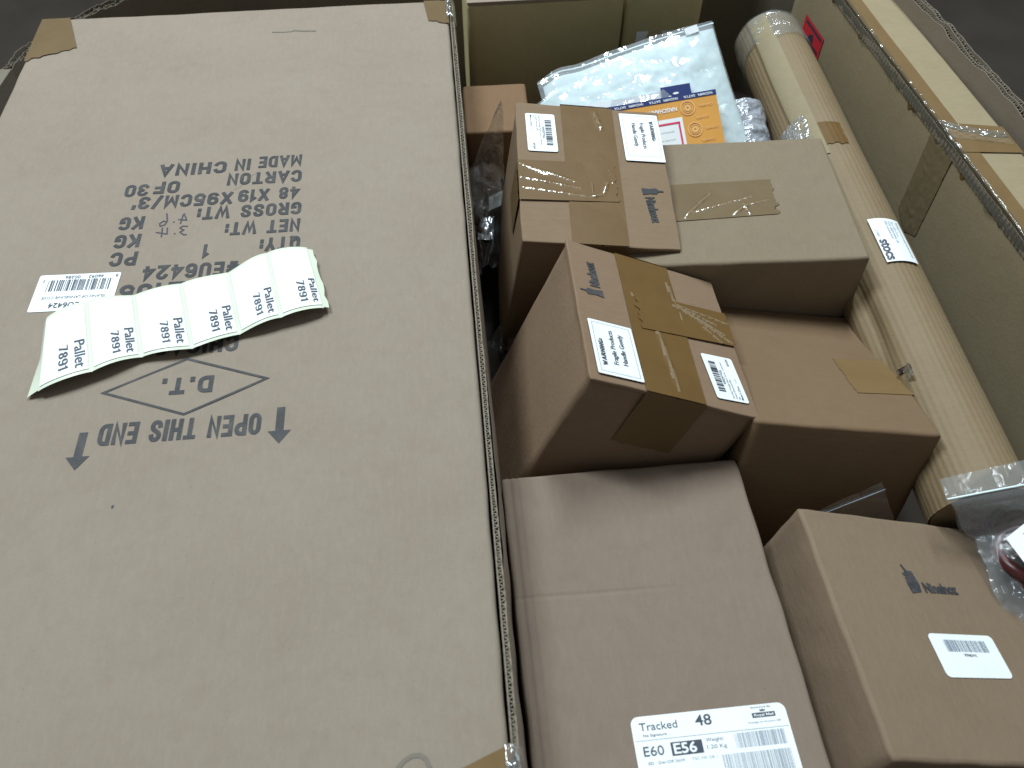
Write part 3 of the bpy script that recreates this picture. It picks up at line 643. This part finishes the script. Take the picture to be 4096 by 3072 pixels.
text(m, 'Postage on Account GB', f1, .0745, T_ - .0210, .0020, .0210, 'inkgrey', 0); text(m, 'Delivered By', f1, .0782, T_ - .0040, .0018, .0130, 'inkl', 0)
text(m, 'E60', f1, .0050, T_ - .0450, .0105, .0128, 'inkl', .0)
rect(m, f1, .0225, T_ - .0475, .0425, T_ - .0325, 'inkl'); text(m, 'E56', f2, .0240, T_ - .0455, .0110, .0145, 'paper', .02)
text(m, 'Weight:', f1, .0450, T_ - .0360, .0042, .0115, 'inkl', .0); text(m, '1.20 Kg', f1, .0450, T_ - .0440, .0042, .0125, 'inkl', .0)
barcode(m, f1, .0635, T_ - .0470, .0955, T_ - .0300, 'inkgrey', 31, 44); barcode(m, f1, .0530, T_ - .0760, .0965, T_ - .0520, 'inkgrey', 33, 52)
text(m, 'SD   Del-Off 3609', f1, .0065, T_ - .0545, .0030, .0230, 'inkgrey', .0); text(m, 'TSC MP GB 1', f1, .0340, T_ - .0545, .0030, .0160, 'inkgrey', .0)
part(m, 'postage_label', Ee)

# ---------------------------------------------------------------- cartons at the back
Hh = thing('carton', 'olive brown carton standing upright at the back, next to the large carton', 'carton', (.033, 1.003, .004), (0, 0, 5.6), .25)
m = MB(); m.carton(.189, .16, .25, 'boxH', r=.003, seed=31, n=24); part(m, 'body', Hh)
m = MB(); m.box(-.094, .094, -.0805, .078, .0008, .0042, 'carton'); part(m, 'lid_flap', Hh)
Ii = thing('carton', 'narrower dark carton at the back with white label, behind the white bag', 'carton', (.1795, 1.018, .004), (0, 0, 3.5), .25)
m = MB(); m.carton(.094, .16, .25, 'boxH', r=.003, seed=37, n=24); part(m, 'body', Ii)
m = MB(); f = lambda u, v: (-.030 + u, -.0812, -.094 + v); rect(m, f, 0, 0, .068, .050, 'paper'); f1 = lambda u, v: (-.030 + u, -.0816, -.094 + v)
text(m, 'ACTUAL  WEIGHT', f1, .008, .032, .0028, .034, 'inkgrey', 0); text(m, 'CONTENTS 1 PC', f1, .008, .024, .0024, .030, 'inkgrey', 0); part(m, 'paper_label', Ii)
Jj = thing('carton', 'low orange kraft carton lying in front of the olive back carton', 'carton', (-.018, .795, -.05), (0, 0, 4.5), .19)
m = MB(); m.carton(.074, .090, .19, 'boxJ', r=.003, seed=41, n=24); part(m, 'body', Jj)

# ================================================================ CARDBOARD TUBE
ta, tb = Vector((.33592, .92, -.07486)), Vector((.3738, .35, -.07486)); TR = .0405
ud = (tb - ta).normalized(); upv = Vector((0, 0, 1)); sdv = ud.cross(upv)     # sdv points left
tub = thing('cardboard_tube', 'long ridged cardboard tube wrapped in film, lying beside the long taped carton', 'cardboard tube', ta, (0, 0, 0), TR)
def cyl(t, ang, r): return tuple(ud * t + (upv * math.cos(R(ang)) + sdv * math.sin(R(ang))) * r)
def t_r(t, ang):
    a = (ang + 180) % 360 - 180
    ridge = .00014 * math.cos(R(a) * 46 + .5 * nz(t * 6, a / 9, 2, 1))
    flat = max(0, min(1, (.235 - t) / .02)) * (1 / (1 + math.exp((abs(a - 37) - 17) / 1.5)))
    dent = -.006 * math.exp(-((t - .44) / .055) ** 2 - ((a - 62) / 14) ** 2) - .004 * math.exp(-((t - .545) / .05) ** 2 - ((a - 70) / 15) ** 2)
    return TR + ridge * (1 - flat) + flat * .0012 + dent + .0008 * nz(t * 9, a / 40, 3, 1)
m = MB(); m.grid(300, 90, lambda u, v: cyl(-.052 + .68 * v, u * 360 - 180, t_r(-.052 + .68 * v, u * 360 - 180)), 'tube')
for t_, rv in ((-.052, 1), (.628, 0)):
    ring = [cyl(t_, k * 12, TR - .001) for k in range(30)]; m.add(ring, [tuple(range(30))], 'tube')
part(m, 'body', tub)
m = MB(); m.grid(18, 50, lambda u, v: cyl(-.05 + .275 * v, 19 + (34 + 4 * nz(v * 3, 1, 1, 1)) * u, t_r(-.05 + .275 * v, 19 + 34 * u) + .0012), 'tubeflat'); part(m, 'smooth_seam', tub)
def cap(u, v):
    a = u * 360 - 180; r = TR + .0022 + .0016 * nz(u * 14, v * 9, 2, 1)
    if v < .5: k = v / .5; r *= max(.02, math.sin(k * math.pi / 2)) ; t = -.066 + .016 * (1 - math.cos(k * math.pi / 2)) + .003 * nz(u * 9, v * 9, 6, 1)
    else: t = -.050 + .05 * (v - .5) / .5 + (.012 * nz(u * 8, 0, 4, 1) if v == 1 else 0)
    return cyl(t, a, r)
m = MB(); m.grid(120, 26, cap, 'capfilm'); part(m, 'film_cap', tub)
m = MB(); m.grid(30, 26, lambda u, v: cyl(.172 + .037 * v + (.003 * u if 1 else 0) + .003 * nz(u * 6, v, 2, 1) * (v == 1), 30 - 45 * u + (3 * nz(v * 7, 1, 1, 1) if u == 1 else 0), t_r(.172 + .037 * v, 30 - 45 * u) * 1.0 + .0009), 'tape'); part(m, 'tape_patch', tub)
m = MB(); m.grid(30, 26, lambda u, v: cyl(.155 + .042 * v, 31 + 48 * u, t_r(.155 + .042 * v, 31 + 48 * u) + .0014 + .0012 * nz(u * 8, v * 14, 5, 1)), 'filmbright'); part(m, 'clear_tape', tub)
m = MB()
def tl(u, v, dz=0): # u runs along the tube (reading direction), v across from the left edge up and over
    return cyl(.330 + u, 13.5 - v / TR * 57.3, TR + .0022 + dz)
m.grid(16, 14, lambda a, b: tl(.058 * a, .0315 * b), 'paper'); f1 = lambda u, v: tl(u, v, .0004)
text(m, 'stocs', lambda u, v: tl(u, .0085 - v, .0004) if False else tl(u, v, .0004), .0290, .0018, .0086, .0270, 'inkl', .03)
for i, (s_, a0, b0, wd) in enumerate((('21087', .0160, .0022, .0090), ('100% recycled mailer', .0040, .0140, .0250), ('TOPS 1086M HANG 120', .0040, .0170, .0300), ('45 x 125 x 5 cm', .0040, .0205, .0210), ('Shipping instructions apply handle with care', .0040, .0260, .0480))):
    text(m, s_, f1, a0, b0, .0022, wd, 'inkgrey', .0)
part(m, 'shipping_label', tub)
m = MB()   # little torn tab of board sticking out of the side
m.grid(8, 8, lambda u, v: tuple(Vector(cyl(.503 + .012 * v, 47 - 9 * u, TR + .002 + .007 * u * (1 - .3 * v) + .002 * nz(u * 5, v * 5, 1, 1)))), 'edge')
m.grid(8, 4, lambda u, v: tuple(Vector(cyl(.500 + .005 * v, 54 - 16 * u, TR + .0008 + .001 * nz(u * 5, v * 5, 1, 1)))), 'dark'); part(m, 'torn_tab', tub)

# ================================================================ LONG TAPED CARTON ON ITS EDGE
Gg = thing('long_carton', 'long narrow carton on edge with cross of brown tape and red sticker', 'carton', (.489, .555, 0), (0, 0, 8.746), .24)
GW, GL = .060, 1.02
def hG(x, y): return .0006 * nz(x, y, 6.2, 12)
m = MB(); m.carton(GW, GL, .24, 'boxG', r=.0030, hf=hG, bulge=.001, seed=51, n=60); part(m, 'body', Gg)
m = MB(); tape_strip(m, [(-.0300, .500), (-.0115, .500), (-.0125, -.500), (-.0300, -.500)], 'tapegold', z=.0006, hf=hG, seed=11); part(m, 'seam_tape', Gg)
m = MB(); rid = [(-.030, .140 - i * .004, .026, .118 - i * .0035, .0014, .0013) for i in range(5)]
tape_strip(m, [(-.0300, .1000), (-.0300, .1480), (.0300, .1310), (.0300, .0890)], 'tapegold', z=.0012, ridges=rid, step=.0015, hf=hG, seed=12); part(m, 'cross_tape', Gg)
m = MB()
m.grid(30, 30, lambda u, v: (-.0300 + .056 * u, .150 - .028 * u - .010 * v - .006 * math.sin(math.pi * u), .0030 + .002 * nz(u * 9, v * 9, 1, 1) + .001 * math.sin(v * 16)), 'filmbright'); part(m, 'crumpled_tape', Gg)
# tape tail folded down the tall side
m = MB()
def tail(u, v):
    yl = .1504 + (.1416 - .1504) * v; yr = .1050 + (.0979 - .1050) * v; y = yl + (yr - yl) * u
    if v == 1: pass
    z = -.004 - .106 * v - .020 * (1 - abs(2 * u - 1)) * v * .6
    return (-.0308 - .0006 - .0012 * abs(nz(u * 8, v * 12, 2, 1)), y, z)
m.grid(26, 50, tail, 'tapetail'); part(m, 'tape_tail', Gg)
# crumpled film and ragged tape folded over the long left edge
m = MB()
def edgefilm(u, v):
    y = .49 - .95 * v; lo_ = .010 + .010 * (nz(v * 26, 3, 0, 1) * .7 + nz(v * 90, 3, 4, 1) * .6 + .4)
    k = u
    if k < .3: x = -.0285 - .0035 * (k / .3); z = .0032 - .001 * (k / .3)
    else: x = -.0325 - .0010 * math.sin(k * 7 + v * 30) * .6; z = .002 - lo_ * (k - .3) / .7
    return (x + .0008 * nz(u * 4, v * 34, 1, 1), y, z + .0012 * nz(u * 4, v * 42, 6, 1) + .0003 * nz(u * 4, v * 150, 6, 1))
m.grid(12, 420, edgefilm, 'edgefilm'); part(m, 'edge_film', Gg)
m = MB()
def ragged(u, v):
    y = .49 - .95 * v; lo_ = .006 + .014 * max(0, .35 + .65 * nz(v * 34, 9, 0, 1) + .5 * nz(v * 120, 9, 4, 1)); return (-.0306 - .0004 * u, y, .0005 - lo_ * u)
m.grid(3, 420, ragged, 'tape'); part(m, 'edge_tape', Gg)
m = MB(); n = 700
m.ribbon([(-.0318 - .0003 * math.sin(i / n * GL * .92 / .0060 * 2 * math.pi), .48 - .93 * i / n) for i in range(n + 1)], lambda k: -.012, lambda k: -.0015 + .001 * nz(k * 90, 1, 1, 1), .0007, 'edge'); part(m, 'corrugated_edge', Gg)
# red sticker on the tall side
m = MB(); f = lambda a, b, d=.0008: (-.0304 - d, .4663 - a, -.0599 - b)       # a along the carton, b down
m.add([f(0, 0), f(.0600, 0), f(.0610, .0300), f(.0015, .0275)], [(0, 1, 2, 3)], 'red'); g = lambda a, b: f(a, b, .0012)
poly(m, g, [(.006, .0035), (.056, .0035), (.056, .0070), (.006, .0070)], 'inkl'); poly(m, g, [(.006, .0215), (.056, .0215), (.056, .0250), (.006, .0250)], 'inkl')
poly(m, g, [(.022, .0215), (.022, .0165), (.031, .0105), (.034, .0120), (.036, .0160), (.036, .0215)], 'inkl'); part(m, 'red_sticker', Gg)

# ================================================================ WHITE BAG, ORANGE PACK
P2 = Vector((.02334, .81432, -.035)); ex = Vector((.93993, .28872, .18212)); ey = Vector((-.34127, .78272, .52046)); en = Vector((.00772, -.55135, .83424))
bag = thing('plastic_bag', 'clear slider bag full of white padding, leaning behind the front cartons', 'plastic bag', P2 + ey * -.2)
bo = -(ey * -.2)
def pl(a, b, o): return ex * a + ey * b + en * o + bo
def outl(u, v):   # u left to right, v top to bottom
    a0 = -.004 - .006 * v + .010 * (1 - v) * (v < .12); a1 = .2196 - .004 * math.sin(v * 3) - .006 * v
    top = .004 * math.sin(math.pi * u) + .005 * math.exp(-((u - .12) / .08) ** 2)
    return a0 + (a1 - a0) * u, top + (-.20 - top) * v
def puff(u, v): return (max(0, math.sin(math.pi * min(1, max(0, u)))) ** .55) * (max(0, math.sin(math.pi * min(1, .04 + v * .92))) ** .6)
m = MB()
def padf(u, v):
    uu = .022 + .970 * u; vv = .045 + .95 * v; a, b = outl(uu, vv); e = puff(u, v)
    return pl(a, b, .004 + .017 * e + .0022 * nz(a, b, 3, 60) * e + .0012 * nz(a, b, 8, 150) * e)
m.grid(90, 80, padf, 'bagwhite')
m.grid(20, 20, lambda u, v: pl(*outl(.045 + .925 * u, .075 + .92 * v), .001), 'bagwhite'); part(m, 'white_padding', bag)
m = MB()
def filmf(u, v):
    a, b = outl(u, v); e = puff(u, v); return pl(a, b, .003 + .0205 * e + .0030 * nz(a * 1.0, b * 1.6, 5, 40) * (.3 + e) + .0012 * abs(nz(a, b, 9, 110)))
m.grid(120, 100, filmf, 'bagfilm'); m.grid(30, 20, lambda u, v: pl(*outl(u, v), -.001), 'bagfilm'); part(m, 'clear_film', bag)
m = MB(); m.tube([pl(*outl(k / 20, .018), .004) for k in range(21)], .0013, 'bagwhite', 6); part(m, 'zip_strip', bag)
m = MB(); sl0 = pl(.1835, -.001, .004)
vs = [pl(.1835 + a, -.0085 + b, c) for c in (.0005, .009) for b in (0, .0085) for a in (0, .0155)]
m.add(vs, [(0, 2, 3, 1), (4, 5, 7, 6), (0, 1, 5, 4), (2, 6, 7, 3), (0, 4, 6, 2), (1, 3, 7, 5)], 'white'); part(m, 'zip_slider', bag)

th_ = math.atan2(-.0238, .1353); cx_, sx_ = math.cos(th_), math.sin(th_)
opk = thing('orange_packet', 'flat orange printed packet with navy spine, lying on the white bag', 'packet', P2 + en * .03 + ex * .184 + ey * -.0845)
def op(a, b, o):      # a from the right corner leftwards, b down from the spine
    return ex * (-a * cx_ - b * -sx_ * -1 * -1 * 0 + -b * -sx_) + ey * (-a * sx_ - b * cx_) + en * o
def op(a, b, o): x, y = -a, -b; return ex * (x * cx_ - y * sx_) + ey * (x * sx_ + y * cx_) + en * o
W_, D_, T2 = .165, .10, .012
m = MB(); vs = [op(a, b, o) for o in (-T2, 0) for b in (0, D_) for a in (0, W_)]
m.add(vs, [(0, 1, 3, 2), (4, 6, 7, 5), (2, 3, 7, 6), (0, 2, 6, 4), (1, 5, 7, 3)], 'orange'); part(m, 'body', opk)
m = MB(); m.add([op(a, b, o) for o in (-T2, .0004) for b in (-.0006, .0052) for a in (-.0004, W_)], [(0, 1, 3, 2), (4, 6, 7, 5), (0, 4, 5, 1), (0, 2, 6, 4), (1, 5, 7, 3)], 'navy')
fsp = lambda u, v: op(u, .0046 - v * 1, .0009)
for k in range(8): text(m, 'SATYA' if k % 2 else 'NAGCHAMPA', lambda u, v: op(u, .0014 + v, .0009), .004 + k * .0195, 0, .0026, .013 if k % 2 else .0165, 'paper', .02)
part(m, 'navy_spine', opk)
m = MB(); f = lambda a, b: op(a, b, .0006); f1 = lambda a, b: op(a, b, .0010); f2 = lambda a, b: op(a, b, .0014)
for i, (a, b) in enumerate(((.034, .015), (.030, .040), (.026, .066), (.1, .018), (.13, .03))):
    for r0, r1 in ((.0085, .0070), (.0058, .0048), (.0040, .0010)):
        n = 26; vs = []
        for k in range(n): c_, s_ = math.cos(2 * math.pi * k / n), math.sin(2 * math.pi * k / n); vs += [f(a + r0 * c_, b + r0 * s_), f(a + r1 * c_, b + r1 * s_)]
        m.add(vs, [(2 * k, 2 * k + 1, (2 * k + 3) % (2 * n), (2 * k + 2) % (2 * n)) for k in range(n)], 'peach')
for a, b in ((.006, .013), (.012, .026), (.004, .039), (.010, .052), (.002, .065)): text(m, 'CHAMPA', f, a, b, .0030, .0150, 'peach', .02)
text(m, 'NAGCHAMPA', f, .046, .012, .0042, .034, 'paper', .03); text(m, 'TRADITIONAL', f, .084, .013, .0042, .034, 'paper', .03)
part(m, 'printed_pattern', opk)
m = MB(); rect(m, f, .042, .024, .110, .095, 'paper'); 
for q_ in ((.0455, .0285, .108, .0305), (.0455, .0285, .0475, .095)): rect(m, f1, *q_, 'pink')
for i in range(4): text(m, 'premium incense sticks', f1, .054, .038 + i * .009, .0016, .036 - 5e-3 * (i % 2), 'pink' if i == 5 else 'inkgrey', -.005)
for a, b, r_ in ((.080, .050, .0035), (.084, .053, .0024), (.074, .077, .0060)):
    poly(m, f2, [(a + r_ * math.cos(k * .5236), b + r_ * .9 * math.sin(k * .5236)) for k in range(12)], 'pink')
part(m, 'white_panel', opk)
nt_ = thing('hang_card', 'small navy hanging card peeking out above the orange packet', 'card', P2 + en * .022 + ex * .145 + ey * -.066)
m = MB(); f = lambda a, b, o=0: ex * (a * cx_ - b * sx_) + ey * (a * sx_ + b * cx_) + en * o
m.add([f(*p, o) for o in (-.0006, 0) for p in ((-.016, .004), (.0175, .004), (.0175, -.030), (-.016, -.030))], [(0, 1, 2, 3), (7, 6, 5, 4), (0, 4, 5, 1), (1, 5, 6, 2), (2, 6, 7, 3), (3, 7, 4, 0)], 'navy'); part(m, 'card', nt_)
m = MB(); poly(m, lambda a, b: f(a, b, .0005), [(.000 + .0035 * math.cos(k * .5236), -.0050 + .0013 * math.sin(k * .5236)) for k in range(12)], 'paper')
poly(m, lambda a, b: f(a, b, .0005), [(-.0085, -.0072), (-.0062, -.0066), (-.0055, -.0080), (-.0085, -.0084)], 'paper'); part(m, 'printed_mark', nt_)
wc = MB(); g = lambda a, b, o=0: tuple(ex * (a * cx_ - b * sx_) + ey * (a * sx_ + b * cx_) + en * o)
wc.add([g(*p, o) for o in (-.0006, 0) for p in ((-.085, .0035), (0, .0035), (0, -.030), (-.085, -.030))], [(0, 1, 2, 3), (7, 6, 5, 4), (0, 4, 5, 1), (1, 5, 6, 2), (2, 6, 7, 3), (3, 7, 4, 0)], 'white')
o = wc.build('backing_card'); o.location = P2 + en * .0205 + ex * .128 + ey * -.0665 + Vector((0, 0, Z0)); tag(o, 'thin pale grey card edge showing between white bag and orange packet', 'card')

# ================================================================ BUBBLE-WRAPPED ROLL
ba, bb = Vector((.2665, .825, -.070)), Vector((.276, .745, -.098)); bu = (bb - ba).normalized(); s1 = bu.cross(Vector((0, 0, 1))).normalized(); s2 = s1.cross(bu)
def bubf(u, v):
    a = 2 * math.pi * u; r_ = .0285
    k = 1.0
    if v < .12: k = math.sin(v / .12 * math.pi / 2)
    bump = .0010 * nz(math.cos(a) * 4, math.sin(a) * 4, v * 14, 1.6) + .0016 * nz(math.cos(a), math.sin(a), v * 4, 2)
    return tuple((bb - ba) * v + (s1 * math.cos(a) + s2 * math.sin(a)) * ((r_ * k) + bump))
m = MB(); m.grid(120, 90, bubf, 'bubble'); o = m.build('bubble_wrap_roll'); o.location = ba + Vector((0, 0, Z0))
tag(o, 'grey bubble-wrapped roll tucked between white bag and cardboard tube', 'wrapped roll')

# ================================================================ CLEAR BAGS
def crumple(x, y, s, k=1.): return k * (.6 * nz(x, y, s, 55) + .4 * abs(nz(x, y, s + 3, 120)))
# in the gap beside the large carton
gb = thing('plastic_bag', 'open clear bag with dark beads squeezed between large carton and fragile carton', 'plastic bag', (-.028, .74, -.13))
m = MB()
def gapf(u, v):       # v from the tip down
    top = Vector((.0150, -.003, .118)); l0 = Vector((-.024, -.008, .040)); r0 = Vector((.019, -.003, .036)); l1 = Vector((-.012, -.085, -.05)); r1 = Vector((.012, -.075, -.05))
    if v < .45: k = v / .45; a = top.lerp(l0, k); b = (top + Vector((.003, 0, 0))).lerp(r0, k)
    else: k = (v - .45) / .55; a = l0.lerp(l1, k); b = r0.lerp(r1, k)
    p = a.lerp(b, u); return tuple(p + Vector((.004 * nz(u * 4, v * 7, 1, 1), 0, .010 * math.sin(math.pi * u) + .009 * nz(u * 5, v * 9, 3, 1))))
m.grid(26, 70, gapf, 'filmbright'); part(m, 'clear_film', gb)
m = MB(); q = random.Random(3)
for k in range(34):
    c = Vector((-.004 + q.uniform(-.010, .012), q.uniform(-.062, .03), -.012 + q.uniform(-.012, .010) + .018 * 0)); r_ = q.uniform(.003, .0055)
    m.grid(8, 6, lambda u, v, c=c, r_=r_: tuple(c + Vector((math.sin(math.pi * v) * math.cos(2 * math.pi * u), math.sin(math.pi * v) * math.sin(2 * math.pi * u), math.cos(math.pi * v))) * r_), 'dark')
o = part(m, 'dark_beads', gb); o['kind'] = 'stuff'
m = MB(); m.tube([(-.020, .018, .008), (-.014, -.004, .012), (-.012, -.03, .006), (-.014, -.05, -.004)], lambda t: .008 - .002 * t, 'brown', 10); part(m, 'brown_wrapping', gb)
m = MB(); m.grid(6, 6, lambda u, v: (.001 + .016 * u, -.012 - .020 * v + .004 * u, .006 + .006 * u - .004 * v), 'paper'); part(m, 'paper_label', gb)
m = MB(); m.grid(14, 14, lambda u, v: (-.011 + .018 * u, -.040 - .030 * v, .001 + .005 * math.sin(math.pi * u) * math.sin(math.pi * v) - .008 * v + .002 * nz(u * 5, v * 5, 2, 1)), 'silver'); part(m, 'silver_sachet', gb)
db = thing('plastic_bag', 'dark crumpled clear bag deep in the gap beside the tipped carton', 'plastic bag', (-.006, .50, -.17))
m = MB(); m.grid(24, 24, lambda u, v: (-.022 + .040 * u, -.05 + .10 * v, .018 * math.sin(math.pi * u) + .016 * nz(u * 4, v * 5, 8, 1)), 'filmdim'); part(m, 'clear_film', db)
# zip bag behind the lower cartons
nb = thing('plastic_bag', 'thin empty zip bag standing between rosy carton and lower right carton', 'plastic bag', (.300, .305, -.16))
m = MB(); c4 = [Vector((.222, .2795, -.060)), Vector((.2955, .3115, -.057)), Vector((.3110, .292, -.085)), Vector((.2400, .288, -.100))]; o_ = Vector((.300, .305, -.16))
def nf(u, v): p = c4[0].lerp(c4[1], u).lerp(c4[3].lerp(c4[2], u), v) - o_; return tuple(p + Vector((0, 0, .003 * nz(u * 3, v * 3, 4, 1))))
m.grid(24, 16, nf, 'filmdim'); part(m, 'clear_film', nb)
m = MB(); m.tube([Vector(nf(k / 12, .2)) + Vector((0, -.0006, .0008)) for k in range(13)], .0006, 'zipgrey', 6); part(m, 'zip_line', nb)
# zip bag on the tube at the right
mb_ = thing('plastic_bag', 'clear zip bag with maroon cord and white label lying on the tube end', 'plastic bag', (.40, .26, -.075))
def mf(u, v, lift=1.):
    lx = [(.3270, .2995), (.3265, .2815), (.340, .271), (.3570, .266), (.3605, .245), (.3615, .222), (.370, .205)]
    s = v * 6; i = min(5, int(s)); t = s - i; x0 = lx[i][0] + (lx[i + 1][0] - lx[i][0]) * t; y0 = lx[i][1] + (lx[i + 1][1] - lx[i][1]) * t
    x = x0 + (.475 - x0) * u; y = y0 + .022 * min(1, u * 1.6) * (1 - v)
    k = max(0., min(1., (v - .17) / .30)); k = k * k * (3 - 2 * k)
    zb = .0445 * (1 - k) + .010 * k - .020 * max(0, v - .4)
    h = .020 * math.sin(math.pi * min(1, u * .85 + .04)) * math.sin(math.pi * min(1, v)) ** .7 * k
    return (x - .40, y - .26, zb + lift * (h + crumple(x, y, 2, .0055) * (.12 + .88 * k)))
m = MB(); m.grid(90, 90, mf, 'zipfilm'); m.grid(40, 40, lambda u, v: (mf(u, v, 0)[0], mf(u, v, 0)[1], mf(u, v, 0)[2] - .001), 'filmdim'); part(m, 'clear_film', mb_)
m = MB(); m.tube([Vector(mf(k / 16, .165)) + Vector((0, 0, .001)) for k in range(17)], .0008, 'bagwhite', 6); part(m, 'zip_line', mb_)
m = MB()
for (cx, cy, rr, tr, key, dz) in ((-.014, -.008, .0185, .0050, 'maroon', .004), (-.009, .008, .022, .0034, 'dark', .000), (-.004, -.022, .019, .0045, 'maroon', .001), (-.002, -.030, .014, .005, 'dark', -.004)):
    m.tube([(cx + .006 + rr * math.cos(k * .2618), cy + rr * 1.15 * math.sin(k * .2618), .006 + dz + .004 * math.sin(k * .5)) for k in range(24)], tr, key, 10, True)
part(m, 'coiled_cord', mb_)
m = MB(); f = lambda a, b: (-.0335 + a * .86 + b * .25, -.0045 + a * .56 - b * .75, .034); rect(m, f, 0, 0, .040, .028, 'paper'); f1 = lambda a, b: (f(a, b)[0], f(a, b)[1], .0344)
text(m, '7M', f1, .014, .006, .007, .010, 'inkgrey', .02); part(m, 'paper_label', mb_)
